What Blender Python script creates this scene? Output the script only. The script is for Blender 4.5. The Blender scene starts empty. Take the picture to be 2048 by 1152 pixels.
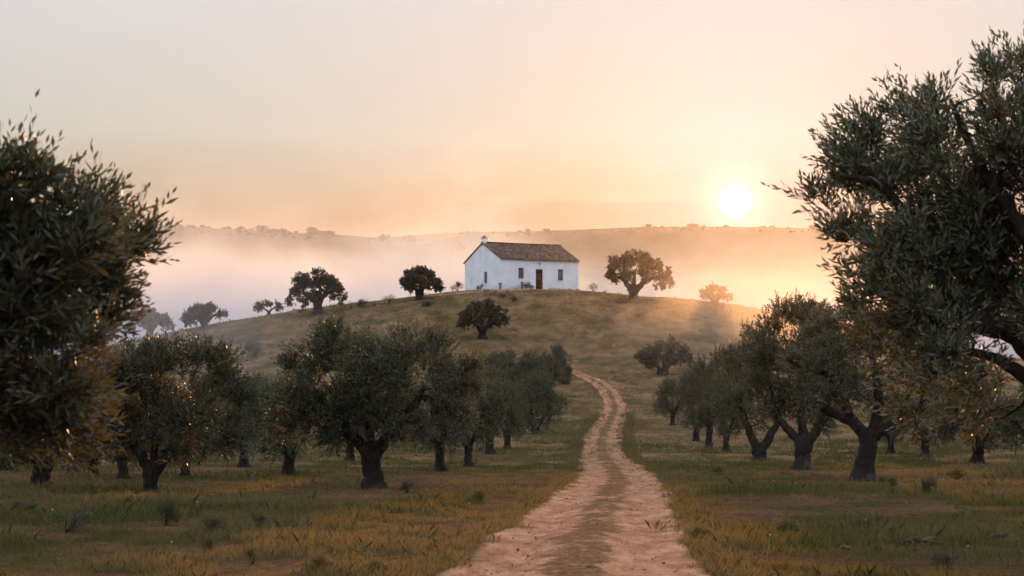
import bpy, math, random
import numpy as np
from mathutils import Vector, Matrix

SC = bpy.context.scene
COL = SC.collection
R = math.radians

# ------------------------------------------------------------------ camera
FPX, HOR, EYE = 85 / 36 * 2048, 860.0, 1.7        # focal length in photo pixels, horizon row, eye height
cam = bpy.data.cameras.new('camera')
camo = bpy.data.objects.new('camera', cam)
COL.objects.link(camo)
camo.location = (0, 0, EYE)
camo.rotation_euler = (R(90), 0, 0)
cam.lens, cam.sensor_width = 85, 36
cam.shift_y = (HOR - 576) / 2048
cam.clip_start, cam.clip_end = 0.5, 9000
cam.dof.use_dof = True
cam.dof.focus_distance = 95
cam.dof.aperture_fstop = 9
SC.camera = camo

# ------------------------------------------------------------------ sun direction
SUN_AZ = math.atan((1470 - 1024) / FPX)
SUN_EL = math.atan((HOR - 405) / math.hypot(FPX, 446))
SDIR = Vector((math.sin(SUN_AZ) * math.cos(SUN_EL), math.cos(SUN_AZ) * math.cos(SUN_EL), math.sin(SUN_EL)))

# ------------------------------------------------------------------ world
W = bpy.data.worlds.new('World')
SC.world = W
W.use_nodes = True
nt = W.node_tree
for n in list(nt.nodes):
    nt.nodes.remove(n)


class NB:
    """small node-building helper"""
    def __init__(self, tree):
        self.t = tree

    def n(self, typ, **kw):
        nd = self.t.nodes.new(typ)
        for k, v in kw.items():
            setattr(nd, k, v)
        return nd

    def put(self, sock, v):
        if hasattr(v, 'is_linked'):
            self.t.links.new(v, sock)
        else:
            sock.default_value = v

    def math(self, op, a, b=None, c=None, clamp=False):
        nd = self.n('ShaderNodeMath', operation=op, use_clamp=clamp)
        for i, v in enumerate((a, b, c)):
            if v is not None:
                self.put(nd.inputs[i], v)
        return nd.outputs[0]

    def vmath(self, op, a, b=None):
        nd = self.n('ShaderNodeVectorMath', operation=op)
        self.put(nd.inputs[0], a)
        if b is not None:
            self.put(nd.inputs[1], b)
        return nd.outputs['Value' if op in ('DOT_PRODUCT', 'LENGTH') else 'Vector']

    def ramp(self, fac, stops, interp='LINEAR'):
        nd = self.n('ShaderNodeValToRGB')
        cr = nd.color_ramp
        cr.interpolation = interp
        while len(cr.elements) < len(stops):
            cr.elements.new(0.5)
        for e, (p, c) in zip(cr.elements, stops):
            e.position = p
            e.color = (*c, 1) if len(c) == 3 else c
        self.put(nd.inputs[0], fac)
        return nd.outputs[0]

    def mix(self, fac, a, b, blend='MIX'):
        nd = self.n('ShaderNodeMix', data_type='RGBA', blend_type=blend)
        self.put(nd.inputs[0], fac)
        self.put(nd.inputs[6], a if hasattr(a, 'is_linked') else (*a, 1) if len(a) == 3 else a)
        self.put(nd.inputs[7], b if hasattr(b, 'is_linked') else (*b, 1) if len(b) == 3 else b)
        return nd.outputs[2]

    def smooth(self, v, lo, hi, a=0.0, b=1.0):
        nd = self.n('ShaderNodeMapRange', interpolation_type='SMOOTHSTEP')
        for i, x in enumerate((v, lo, hi, a, b)):
            self.put(nd.inputs[i], x)
        return nd.outputs[0]

    def lin(self, v, lo, hi, a=0.0, b=1.0):
        nd = self.n('ShaderNodeMapRange')
        for i, x in enumerate((v, lo, hi, a, b)):
            self.put(nd.inputs[i], x)
        return nd.outputs[0]

    def noise(self, vec, scale, detail=3, rough=.55, dim='3D'):
        nd = self.n('ShaderNodeTexNoise', noise_dimensions=dim)
        if vec is not None:
            self.put(nd.inputs['Vector'], vec)
        self.put(nd.inputs['Scale'], scale)
        self.put(nd.inputs['Detail'], detail)
        self.put(nd.inputs['Roughness'], rough)
        return nd.outputs[0]

    def scaled(self, vec, s):
        nd = self.n('ShaderNodeMapping')
        self.put(nd.inputs[0], vec)
        nd.inputs['Scale'].default_value = s
        return nd.outputs[0]


b = NB(nt)
dirv = b.vmath('NORMALIZE', b.n('ShaderNodeTexCoord').outputs['Generated'])
sep = b.n('ShaderNodeSeparateXYZ')
b.put(sep.inputs[0], dirv)
sky = b.n('ShaderNodeTexSky', sky_type='NISHITA', sun_disc=False)
sky.sun_elevation, sky.sun_rotation = SUN_EL, SUN_AZ
sky.air_density, sky.dust_density, sky.ozone_density = 1.0, 1.0, 1.0
# thin morning veil over the clear sky: warm and low in front, blue overhead and away from the sun
streak = b.noise(b.scaled(dirv, (1.5, 1.5, 14)), 3.0, 4, .6)
zz = b.math('ADD', sep.outputs[2], b.lin(streak, .25, .75, -.004, .004))
front = b.ramp(b.math('MULTIPLY', zz, 2.0), [
    (.0, (.20, .14, .15)), (.175, (.36, .29, .23)), (.21, (.45, .42, .35)), (.244, (.54, .56, .52)),
    (.33, (.63, .64, .645)), (.52, (.70, .76, .86)), (1.0, (1.15, 1.30, 1.55))])
back = b.ramp(sep.outputs[2], [(.0, (.52, .56, .66)), (.25, (.74, .86, 1.08)), (1.0, (1.15, 1.30, 1.55))])
toward = b.vmath('DOT_PRODUCT', dirv, tuple(SDIR))
ang = b.math('MULTIPLY', b.math('ARCCOSINE', b.math('MINIMUM', toward, .9999999)), 180 / math.pi)
veil = b.mix(b.smooth(toward, .8, -.2), front, back)


def glow(sigma, amp, col):
    g = b.math('EXPONENT', b.math('MULTIPLY', b.math('POWER', b.math('DIVIDE', ang, sigma), 2.0), -1.0))
    return g, amp, col


tot = veil
for sg, amp, cc in ((.22, 3.0, (1, .95, .85)), (.65, .40, (1, .9, .7)), (2.6, .2, (.2, .35, 1.0))):
    g, amp, cc = glow(sg, amp, cc)
    v = b.n('ShaderNodeVectorMath', operation='SCALE')
    v.inputs[0].default_value = cc
    b.put(v.inputs['Scale'], b.math('MULTIPLY', g, amp))
    tot = b.vmath('ADD', tot, v.outputs[0])
v = b.n('ShaderNodeVectorMath', operation='SCALE')
b.put(v.inputs[0], tot)
v.inputs['Scale'].default_value = 6.4
nis = b.n('ShaderNodeVectorMath', operation='SCALE')
b.put(nis.inputs[0], sky.outputs[0])
nis.inputs['Scale'].default_value = .0077
bg = b.n('ShaderNodeBackground')
b.put(bg.inputs[0], b.vmath('ADD', v.outputs[0], nis.outputs[0]))
bg.inputs[1].default_value = 0.1
out = b.n('ShaderNodeOutputWorld')
nt.links.new(bg.outputs[0], out.inputs[0])

# ------------------------------------------------------------------ sun
sl = bpy.data.lights.new('sun', 'SUN')
sl.energy, sl.angle, sl.color = 5.0, R(.6), (1, .46, .16)
slo = bpy.data.objects.new('sun', sl)
COL.objects.link(slo)
slo.rotation_euler = SDIR.to_track_quat('Z', 'Y').to_euler()
slo.location = (60, 300, 200)

# ------------------------------------------------------------------ exposure and render settings
SC.view_settings.view_transform = 'Standard'
SC.view_settings.look = 'None'
SC.view_settings.exposure = 0.64
SC.view_settings.gamma = 1.0
SC.cycles.use_denoising = True
SC.cycles.max_bounces = 8
SC.cycles.diffuse_bounces = 3
SC.cycles.glossy_bounces = 2
SC.cycles.transmission_bounces = 3
SC.cycles.volume_bounces = 3
SC.cycles.transparent_max_bounces = 8
SC.cycles.volume_step_rate = 1.0
SC.cycles.volume_max_steps = 128
SC.cycles.sample_clamp_indirect = 6.0


# ------------------------------------------------------------------ mesh helpers
def tag(o, label=None, cat=None, group=None, kind=None):
    for k, v in (('label', label), ('category', cat), ('group', group), ('kind', kind)):
        if v:
            o[k] = v
    return o


def link(name, data, parent=None):
    o = bpy.data.objects.new(name, data)
    COL.objects.link(o)
    if parent:
        o.parent = parent
    return o


def empty(name, loc, rz=0.0):
    o = link(name, None)
    o.empty_display_size = .3
    o.location = loc
    o.rotation_euler = (0, 0, rz)
    return o


def mesh_np(name, verts, faces, mats, parent=None, tint=None, smooth=False, midx=None):
    """verts (N,3); faces: list of arrays of equal-length polygons"""
    me = bpy.data.meshes.new(name)
    verts = np.asarray(verts, np.float32)
    if not isinstance(faces, list):
        faces = [faces]
    me.vertices.add(len(verts))
    me.vertices.foreach_set('co', verts.ravel())
    loops = np.concatenate([np.asarray(f, np.int32).ravel() for f in faces])
    sizes = np.concatenate([np.full(len(f), np.asarray(f).shape[1], np.int32) for f in faces])
    starts = np.concatenate([[0], np.cumsum(sizes)[:-1]]).astype(np.int32)
    me.loops.add(len(loops))
    me.loops.foreach_set('vertex_index', loops)
    me.polygons.add(len(sizes))
    me.polygons.foreach_set('loop_start', starts)
    me.polygons.foreach_set('loop_total', sizes)
    if smooth is not False:
        sm = np.full(len(sizes), True) if smooth is True else np.asarray(smooth)
        me.polygons.foreach_set('use_smooth', sm)
    for m in mats if isinstance(mats, (list, tuple)) else [mats]:
        me.materials.append(m)
    if midx is not None:
        me.polygons.foreach_set('material_index', np.asarray(midx, np.int32))
    me.update(calc_edges=True)
    if tint is not None:
        at_ = me.attributes.new('tint', 'FLOAT', 'FACE')
        at_.data.foreach_set('value', np.asarray(tint, np.float32))
    return link(name, me, parent)


class MB:
    """collects simple solids into one mesh"""
    def __init__(self):
        self.v, self.f, self.n = [], {}, 0

    def add(self, verts, faces):
        verts = np.asarray(verts, float)
        for f in faces:
            self.f.setdefault(len(f), []).append([i + self.n for i in f])
        self.v.append(verts)
        self.n += len(verts)

    def box(self, x0, x1, y0, y1, z0, z1):
        v = [(x, y, z) for z in (z0, z1) for y in (y0, y1) for x in (x0, x1)]
        self.add(v, [(0, 2, 3, 1), (4, 5, 7, 6), (0, 1, 5, 4), (2, 6, 7, 3), (0, 4, 6, 2), (1, 3, 7, 5)])

    def tube(self, pts, rad, seg=8, cap=True, wob=0.0, rng=None):
        pts = np.asarray(pts, float)
        n = len(pts)
        tang = np.gradient(pts, axis=0)
        tang /= np.linalg.norm(tang, axis=1)[:, None] + 1e-9
        ref = np.array([0.31, .95, .05])
        vs = []
        th = np.linspace(0, 2 * np.pi, seg, endpoint=False)
        ph = rng.uniform(0, 6.28, 4) if rng is not None else np.zeros(4)
        for i in range(n):
            a = np.cross(tang[i], ref)
            a /= np.linalg.norm(a) + 1e-9
            c = np.cross(tang[i], a)
            rr = np.full(seg, rad[i])
            if wob:
                rr = rr * (1 + wob * np.sin(2 * th + ph[0] + i * .35) + wob * .7 * np.sin(3 * th + ph[1] - i * .5)
                           + wob * .5 * np.sin(5 * th + ph[2] + i * .2))
            vs.append(pts[i] + np.outer(np.cos(th) * rr, a) + np.outer(np.sin(th) * rr, c))
        fs = []
        for i in range(n - 1):
            for j in range(seg):
                k = (j + 1) % seg
                fs.append((i * seg + j, i * seg + k, (i + 1) * seg + k, (i + 1) * seg + j))
        self.add(np.concatenate(vs), fs)
        if cap:
            base = self.n - n * seg
            for s in (0, n - 1):
                self.f.setdefault(seg, []).append([base + s * seg + j for j in range(seg)])

    def build(self, name, mat, parent=None, smooth=False):
        o = mesh_np(name, np.concatenate(self.v), [np.array(x) for x in self.f.values()], mat, parent, smooth=smooth)
        return o


# value noise
def _hash(ix, iy, seed):
    h = (ix.astype(np.int64) * 374761393 + iy.astype(np.int64) * 668265263 + seed * 974634777) & 0xFFFFFFFF
    h = ((h ^ (h >> 13)) * 1274126177) & 0xFFFFFFFF
    return ((h ^ (h >> 16)) & 0xFFFF) / 65535.0


def vnoise(x, y, seed=0):
    x, y = np.asarray(x, float), np.asarray(y, float)
    ix, iy = np.floor(x), np.floor(y)
    fx, fy = x - ix, y - iy
    fx, fy = fx * fx * (3 - 2 * fx), fy * fy * (3 - 2 * fy)
    a, c = _hash(ix, iy, seed), _hash(ix + 1, iy, seed)
    d, e = _hash(ix, iy + 1, seed), _hash(ix + 1, iy + 1, seed)
    return (a * (1 - fx) + c * fx) * (1 - fy) + (d * (1 - fx) + e * fx) * fy


def fbm(x, y, seed=0, oct=4):
    s, a, t = 0, .5, 0
    for k in range(oct):
        s = s + a * vnoise(np.asarray(x) * 2 ** k, np.asarray(y) * 2 ** k, seed + k * 17)
        t += a
        a *= .5
    return s / t


# ------------------------------------------------------------------ terrain shape
_py = np.arange(-300, 3300, 1.0)
_pz = np.interp(_py, [-300, 90, 118, 140, 165, 190, 212, 230, 245, 256, 264, 276, 300, 340, 400, 500, 700, 1200, 1600, 3300],
                [0, 0, .12, .55, 1.9, 4.0, 6.7, 9.8, 13.6, 16.3, 16.9, 16.4, 12, 2, -12, -25, -30, -25, -10, 0])
_k = np.exp(-np.linspace(-2, 2, 25) ** 2)
_pz = np.convolve(np.pad(_pz, 12, mode='edge'), _k / _k.sum(), 'valid')


def height(x, y):
    x, y = np.asarray(x, float), np.asarray(y, float)
    p = np.interp(y, _py, _pz)
    lat = np.where(x < 1, 47.0, 50.0)
    hill = np.maximum(p, 0) * np.exp(-((x - 1) / lat) ** 2 / 2) + np.minimum(p, 0)
    bump = (fbm(x / 9, y / 9, 3, 2) - .5) * .28
    bump = bump + (fbm(x / 26, y / 26, 5, 3) - .5) * 1.1 * np.clip((y - 170) / 60, 0, 1)
    pad = np.exp(-(((x - 1) / 9) ** 2 + ((y - 262) / 8) ** 2) ** 2)
    ru, _ = road_u(x, y)
    bump = bump * (1 - .8 * pad)
    fine = (fbm(x / 2.2, y / 2.2, 8, 2) - .5) * .06 * (1 - np.exp(-(ru / 1.7) ** 6)) * (1 - pad)
    bump = bump * (1 - .45 * np.exp(-(ru / 1.6) ** 2)) + fine
    return hill * (1 - pad) + np.where(pad > 1e-4, pad * 16.62, 0) + bump


# road edges in photo pixels (row, left, right)
_edges = np.array([(1152, 856, 1446), (1100, 935, 1404), (1050, 1010, 1372), (1000, 1085, 1352), (960, 1145, 1330), (940, 1152, 1303),
                   (920, 1152, 1268), (900, 1156, 1248), (880, 1161, 1248), (860, 1172, 1249), (840, 1188, 1255), (820, 1203, 1256),
                   (800, 1206, 1251), (780, 1196, 1237), (760, 1170, 1210), (746, 1146, 1172), (738, 1128, 1146), (730, 1104, 1116)], float)


def _solve_rows():
    out = []
    for (py, l, r) in _edges:
        ds = np.linspace(20, 258, 4000)
        zt = np.interp(ds, _py, _pz)
        zl = EYE + (HOR - py) * ds / FPX
        i = np.argmax(zl <= zt)
        d = ds[i]
        out.append((d, ((l + r) / 2 - 1024) * d / FPX, (r - l) / 2 * d / FPX))
    return np.array(out)


_rd = _solve_rows()
_rd = np.concatenate([[(0, _rd[0, 1] - .35 * _rd[0, 0] * 0 - .2, 1.65)], _rd])
_ry = np.arange(0, _rd[-1, 0] + 1, .25)
_rc = np.interp(_ry, _rd[:, 0], _rd[:, 1])
_rh = np.interp(_ry, _rd[:, 0], _rd[:, 2])
_k2 = np.exp(-np.linspace(-2, 2, 33) ** 2)
_rc = np.convolve(np.pad(_rc, 16, mode='edge'), _k2 / _k2.sum(), 'valid')
_rh = np.convolve(np.pad(_rh, 16, mode='edge'), _k2 / _k2.sum(), 'valid')
R_END = _ry[-1]


def road_u(x, y):
    c = np.interp(y, _ry, _rc)
    h = np.interp(y, _ry, _rh)
    u = (np.asarray(x) - c) / h
    return np.where(np.asarray(y) > R_END, 99.0, u), h


def at(px, py, dmin=24.0, dmax=330.0):
    """point of the ground seen at a photo pixel"""
    ds = np.linspace(dmin, dmax, 6000)
    x = (px - 1024) * ds / FPX
    zl = EYE + (HOR - py) * ds / FPX
    hit = zl <= height(x, ds)
    i = int(np.argmax(hit)) if hit.any() else int(np.argmin(np.abs(zl - height(x, ds)) + (ds < 200) * 9))
    return np.array([x[i], ds[i], float(height(x[i], ds[i]))])


def off(px, py, d):
    return np.array([(px - 1024) * d / FPX, d, EYE + (HOR - py) * d / FPX])


# ------------------------------------------------------------------ materials
def material(name):
    m = bpy.data.materials.new(name)
    m.use_nodes = True
    nb = NB(m.node_tree)
    bs = m.node_tree.nodes['Principled BSDF']
    bs.inputs['Roughness'].default_value = .85
    bs.inputs['Specular IOR Level'].default_value = .25
    return m, nb, bs


def leaf_material(name, top, under, dry, translucent, tcol, rough=.5):
    m, nb, bs = material(name)
    geo = nb.n('ShaderNodeNewGeometry')
    att = nb.n('ShaderNodeAttribute', attribute_name='tint')
    oi = nb.n('ShaderNodeObjectInfo')
    c = nb.mix(geo.outputs['Backfacing'], top, under)
    c = nb.mix(nb.lin(att.outputs['Fac'], 0, 1, .0, .75), c, dry)
    hsv = nb.n('ShaderNodeHueSaturation')
    nb.put(hsv.inputs['Value'], nb.lin(oi.outputs['Random'], 0, 1, .8, 1.2))
    nb.put(hsv.inputs['Color'], c)
    nb.put(bs.inputs['Base Color'], hsv.outputs[0])
    bs.inputs['Roughness'].default_value = rough
    bs.inputs['Specular IOR Level'].default_value = .3
    tr = nb.n('ShaderNodeBsdfTranslucent')
    tr.inputs[0].default_value = (*tcol, 1)
    mx = nb.n('ShaderNodeMixShader')
    mx.inputs[0].default_value = translucent
    L = m.node_tree.links
    L.new(bs.outputs[0], mx.inputs[1])
    L.new(tr.outputs[0], mx.inputs[2])
    L.new(mx.outputs[0], m.node_tree.nodes['Material Output'].inputs[0])
    return m


M = {}
M['olive_leaf'] = leaf_material('olive_leaf', (.031, .035, .015), (.092, .094, .057), (.088, .074, .032), .15, (.16, .135, .035))
M['oak_leaf'] = leaf_material('oak_leaf', (.042, .042, .022), (.06, .057, .034), (.07, .055, .03), .2, (.12, .075, .02), .5)
M['shrub_leaf'] = leaf_material('shrub_leaf', (.050, .055, .026), (.08, .08, .045), (.13, .09, .045), .25, (.15, .11, .03), .6)
M['grey_leaf'] = leaf_material('grey_leaf', (.13, .125, .10), (.17, .16, .13), (.16, .12, .07), .2, (.15, .12, .07), .7)
M['grass'] = leaf_material('grass', (.042, .060, .010), (.046, .062, .012), (.19, .132, .062), .35, (.20, .135, .035), .6)


def bark_material():
    m, nb, bs = material('bark')
    co = nb.n('ShaderNodeTexCoord').outputs['Object']
    n1 = nb.noise(nb.scaled(co, (5, 5, 1.6)), 3.0, 5, .65)
    n2 = nb.noise(co, 1.7, 3, .5)
    c = nb.ramp(n1, [(.3, (.010, .006, .004)), (.55, (.026, .017, .011)), (.80, (.075, .054, .038))])
    c = nb.mix(nb.smooth(n2, .52, .72, 0, .35), c, (.12, .10, .08))
    nb.put(bs.inputs['Base Color'], c)
    bmp = nb.n('ShaderNodeBump')
    bmp.inputs['Strength'].default_value = .9
    bmp.inputs['Distance'].default_value = .06
    nb.put(bmp.inputs['Height'], n1)
    nb.put(bs.inputs['Normal'], bmp.outputs[0])
    return m


M['bark'] = bark_material()


def flat(name, col, rough=.8, var=.25, scale=6.0, bump=0.0):
    m, nb, bs = material(name)
    co = nb.n('ShaderNodeTexCoord').outputs['Object']
    n1 = nb.noise(co, scale, 5, .6)
    lo = tuple(x * (1 - var) for x in col)
    hi = tuple(min(1, x * (1 + var)) for x in col)
    nb.put(bs.inputs['Base Color'], nb.ramp(n1, [(.3, lo), (.7, hi)]))
    bs.inputs['Roughness'].default_value = rough
    if bump:
        bm = nb.n('ShaderNodeBump')
        bm.inputs['Strength'].default_value = .8
        bm.inputs['Distance'].default_value = bump
        nb.put(bm.inputs['Height'], n1)
        nb.put(bs.inputs['Normal'], bm.outputs[0])
    return m


def ground_material():
    m, nb, bs = material('meadow_ground')
    geo = nb.n('ShaderNodeNewGeometry')
    p = geo.outputs['Position']
    big = nb.noise(nb.scaled(p, (.09, .05, .05)), 1.0, 4, .6)
    mid = nb.noise(nb.scaled(p, (.5, .28, .3)), 1.0, 5, .65)
    fine = nb.noise(nb.scaled(p, (5, 3.2, 5)), 1.0, 4, .7)
    c = nb.ramp(mid, [(.30, (.105, .066, .030)), (.46, (.19, .115, .056)), (.60, (.28, .165, .085)), (.75, (.35, .215, .115))])
    green = nb.ramp(fine, [(.3, (.028, .034, .010)), (.7, (.075, .078, .026))])
    spx0 = nb.n('ShaderNodeSeparateXYZ')
    nb.put(spx0.inputs[0], p)
    c = nb.mix(nb.math('MULTIPLY', nb.smooth(big, .48, .62, 0, .65), nb.lin(spx0.outputs[1], 110, 190, 1.0, .3)), c, green)
    scrub = nb.noise(nb.scaled(p, (.30, .16, .3)), 1.0, 5, .7)
    c = nb.mix(nb.math('MULTIPLY', nb.smooth(scrub, .50, .64, 0, .7), nb.smooth(spx0.outputs[1], 120, 190)), c, (.070, .055, .026))
    soil = nb.ramp(fine, [(.3, (.05, .024, .013)), (.7, (.15, .075, .042))])
    spx = nb.n('ShaderNodeSeparateXYZ')
    nb.put(spx.inputs[0], p)
    soilm = nb.noise(nb.scaled(p, (.22, .16, .1)), 1.3, 4, .6)
    near = nb.math('MULTIPLY', nb.smooth(spx.outputs[1], 95, 60), nb.smooth(soilm, .50, .62))
    # turned reddish earth in the near right corner
    ex = nb.math('POWER', nb.math('DIVIDE', nb.math('SUBTRACT', spx.outputs[0], 6.4), 3.4), 2.0)
    ey = nb.math('POWER', nb.math('DIVIDE', nb.math('SUBTRACT', spx.outputs[1], 32.5), 4.2), 2.0)
    el = nb.math('ADD', nb.math('ADD', ex, ey), nb.lin(mid, .3, .7, -.5, .5))
    near = nb.math('MAXIMUM', near, nb.smooth(el, 1.2, .6))
    c = nb.mix(nb.smooth(spx.outputs[1], 125, 85, 0, .72), c, soil)
    c = nb.mix(near, c, soil)
    c = nb.mix(nb.lin(fine, .3, .75, .35, 0), c, (.02, .016, .008))
    nb.put(bs.inputs['Base Color'], c)
    bs.inputs['Roughness'].default_value = 1.0
    bs.inputs['Specular IOR Level'].default_value = 0.0
    bm = nb.n('ShaderNodeBump')
    bm.inputs['Strength'].default_value = 1.0
    bm.inputs['Distance'].default_value = .22
    nb.put(bm.inputs['Height'], nb.math('ADD', fine, nb.math('MULTIPLY', mid, 1.2)))
    nb.put(bs.inputs['Normal'], bm.outputs[0])
    return m


def track_material():
    m, nb, bs = material('track_dirt')
    geo = nb.n('ShaderNodeNewGeometry')
    p = geo.outputs['Position']
    uu = nb.n('ShaderNodeAttribute', attribute_name='across').outputs['Fac']
    n1 = nb.noise(nb.scaled(p, (2.4, .55, 1)), 1.0, 6, .72)
    n2 = nb.noise(nb.scaled(p, (.9, .22, .5)), 1.0, 4, .65)
    n3 = nb.noise(nb.scaled(p, (14, 4.5, 10)), 1.0, 3, .7)
    c = nb.ramp(n1, [(.32, (.19, .084, .046)), (.48, (.31, .152, .086)), (.64, (.43, .235, .14))])
    c = nb.mix(nb.smooth(n2, .45, .7, 0, .5), c, (.235, .122, .07))
    c = nb.mix(nb.smooth(n3, .63, .70, 0, .6), c, (.11, .06, .04))
    au = nb.math('ABSOLUTE', uu)
    med = nb.math('ADD', nb.smooth(au, .42, .08), nb.lin(n2, .3, .7, -.75, .35))
    med2 = nb.math('ADD', med, nb.lin(nb.noise(nb.scaled(p, (4.5, 1.6, 3)), 1.0, 4, .7), .3, .7, -.6, .6))
    c = nb.mix(nb.smooth(med2, .1, .8, 0, .85), c, nb.mix(nb.smooth(n3, .4, .6), (.080, .042, .018), (.155, .086, .044)))
    edge = nb.math('ADD', nb.smooth(au, .70, 1.0), nb.lin(n2, .3, .7, -.4, .4))
    c = nb.mix(nb.smooth(edge, .4, .9, 0, .8), c, (.105, .058, .030))
    nb.put(bs.inputs['Base Color'], c)
    bs.inputs['Roughness'].default_value = 1.0
    bs.inputs['Specular IOR Level'].default_value = 0.0
    bm = nb.n('ShaderNodeBump')
    bm.inputs['Strength'].default_value = .22
    bm.inputs['Distance'].default_value = .012
    nb.put(bm.inputs['Height'], n3)
    nb.put(bs.inputs['Normal'], bm.outputs[0])
    return m


M['ground'] = ground_material()
M['track'] = track_material()


def plaster_material():
    m, nb, bs = material('lime_wash')
    co = nb.n('ShaderNodeTexCoord').outputs['Object']
    n1 = nb.noise(co, .8, 5, .65)
    n2 = nb.noise(nb.scaled(co, (1, 1, .25)), 3.0, 5, .7)
    c = nb.ramp(n1, [(.32, (.70, .69, .67)), (.5, (.80, .80, .79)), (.65, (.85, .85, .85))])
    sp = nb.n('ShaderNodeSeparateXYZ')
    nb.put(sp.inputs[0], co)
    c = nb.mix(nb.smooth(n2, .54, .74, 0, .35), c, (.52, .48, .42))
    low = nb.math('MULTIPLY', nb.smooth(sp.outputs[2], .8, .0), nb.smooth(n1, .4, .65))
    c = nb.mix(nb.math('MULTIPLY', low, .8), c, (.38, .31, .24))
    nb.put(bs.inputs['Base Color'], c)
    bm = nb.n('ShaderNodeBump')
    bm.inputs['Strength'].default_value = .5
    bm.inputs['Distance'].default_value = .04
    nb.put(bm.inputs['Height'], n1)
    nb.put(bs.inputs['Normal'], bm.outputs[0])
    return m


def tile_material():
    m, nb, bs = material('clay_tile')
    co = nb.n('ShaderNodeTexCoord').outputs['Object']
    vor = nb.n('ShaderNodeTexVoronoi')
    nb.put(vor.inputs['Vector'], nb.scaled(co, (4.6, 2.9, 2.9)))
    vor.inputs['Scale'].default_value = 1.0
    bw = nb.n('ShaderNodeSeparateColor')
    nb.put(bw.inputs[0], vor.outputs['Color'])
    n1 = nb.noise(co, 1.4, 4, .6)
    c = nb.ramp(bw.outputs[0], [(.0, (.036, .018, .011)), (.45, (.075, .036, .022)), (.8, (.125, .064, .040)), (1.0, (.18, .110, .075))])
    c = nb.mix(nb.smooth(n1, .45, .68, 0, .6), c, (.085, .066, .048))
    nb.put(bs.inputs['Base Color'], c)
    return m


M['plaster'] = plaster_material()
M['tile'] = tile_material()
M['door'] = flat('door_wood', (.032, .011, .006), .6, .35, 5)
M['shutter'] = flat('shutter_wood', (.16, .135, .11), .7, .3, 6)
M['frame'] = flat('window_frame', (.10, .082, .068), .7, .25, 6)
M['stone'] = flat('stone', (.27, .245, .215), .9, .35, 3, .05)
M['rock'] = flat('field_rock', (.080, .042, .027), .95, .5, 3, .06)
M['iron'] = flat('iron', (.03, .03, .03), .5, .2, 5)
M['cap'] = flat('chimney_cap', (.16, .11, .085), .8, .3, 5)
M['hills'] = flat('far_hill', (.075, .07, .05), 1.0, .4, .02)

# ------------------------------------------------------------------ ground sheet
rows = np.concatenate([np.linspace(-40, 20, 16)[:-1], 20 * np.exp(np.linspace(0, math.log(262 / 20), 330)),
                       np.linspace(264, 420, 60), np.linspace(430, 2700, 60)])
t = np.linspace(-1, 1, 301)
u = np.sign(t) * np.abs(t) ** 2.2
Y, U = np.meshgrid(rows, u, indexing='ij')
X = U * (70 + 1.15 * np.maximum(Y, 0))
X = X + np.where(Y > 0, 0, 0)
V = np.stack([X, Y, height(X, Y)], -1).reshape(-1, 3)
nr, nc = X.shape
i, j = np.meshgrid(np.arange(nr - 1), np.arange(nc - 1), indexing='ij')
q = (i * nc + j).ravel()
tag(mesh_np('ground', V, np.stack([q, q + 1, q + nc + 1, q + nc], 1), M['ground'], smooth=True), kind='structure')

# ------------------------------------------------------------------ dirt track
ys = np.concatenate([np.arange(2, 30, .5), np.arange(30, R_END, .3)])
us = np.linspace(-1.12, 1.12, 41)
c_, h_ = np.interp(ys, _ry, _rc), np.interp(ys, _ry, _rh)
wob = 1 + (fbm(ys / 5, ys * 0 + 3, 21, 2) - .5) * .22
X = c_[:, None] + us[None] * (h_ * wob)[:, None] + ((fbm(ys / 3, ys * 0, 31, 3) - .5) * .25)[:, None]
Y = np.repeat(ys[:, None], len(us), 1)
prof = .055 - .055 * np.exp(-((np.abs(us) - .55) / .2) ** 2) + .03 * np.exp(-(us / .22) ** 2)
prof = np.where(np.abs(us) > .9, prof - (np.abs(us) - .9) * .8, prof)
Z = height(X, Y) + prof[None]
nr, nc = X.shape
i, j = np.meshgrid(np.arange(nr - 1), np.arange(nc - 1), indexing='ij')
q = (i * nc + j).ravel()
track = mesh_np('dirt_road', np.stack([X, Y, Z], -1).reshape(-1, 3), np.stack([q, q + 1, q + nc + 1, q + nc], 1), M['track'], smooth=True)
a_ = track.data.attributes.new('across', 'FLOAT', 'POINT')
a_.data.foreach_set('value', np.repeat(us[None], nr, 0).ravel().astype(np.float32))
tag(track, kind='structure')


# ------------------------------------------------------------------ far hills beyond the valley
def ridge(name, d, pts, seed, depth=500):
    """long wooded ridge: crest row given in photo pixels at distance d, real slopes to front and back"""
    pts = np.array(pts, float)
    xs = np.linspace(-d * .62, d * .62, 260)
    px = xs * FPX / d + 1024
    crest = EYE + (HOR - np.interp(px, pts[:, 0], pts[:, 1])) * d / FPX
    prof = np.array([-1, -.75, -.5, -.3, -.15, -.06, 0, .06, .2, .5, 1.0])
    hh = np.array([0, .12, .38, .63, .84, .96, 1, .97, .85, .5, 0])
    rowsv = []
    for s, k in zip(prof, hh):
        y = d + s * depth + (fbm(xs / 160, xs * 0 + s * 3, seed, 3) - .5) * 120 * (1 - k)
        z = -35 + (crest + 35) * k + (fbm(xs / 70, y / 70, seed + 5, 3) - .5) * 14 * (1 - k)
        rowsv.append(np.stack([xs, y, z], 1))
    V = np.concatenate(rowsv)
    nr, nc = len(prof), len(xs)
    i, j = np.meshgrid(np.arange(nr - 1), np.arange(nc - 1), indexing='ij')
    q = (i * nc + j).ravel()
    tag(mesh_np(name, V, np.stack([q, q + 1, q + nc + 1, q + nc], 1), M['hills'], smooth=True), kind='structure')
    return xs, crest


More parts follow.
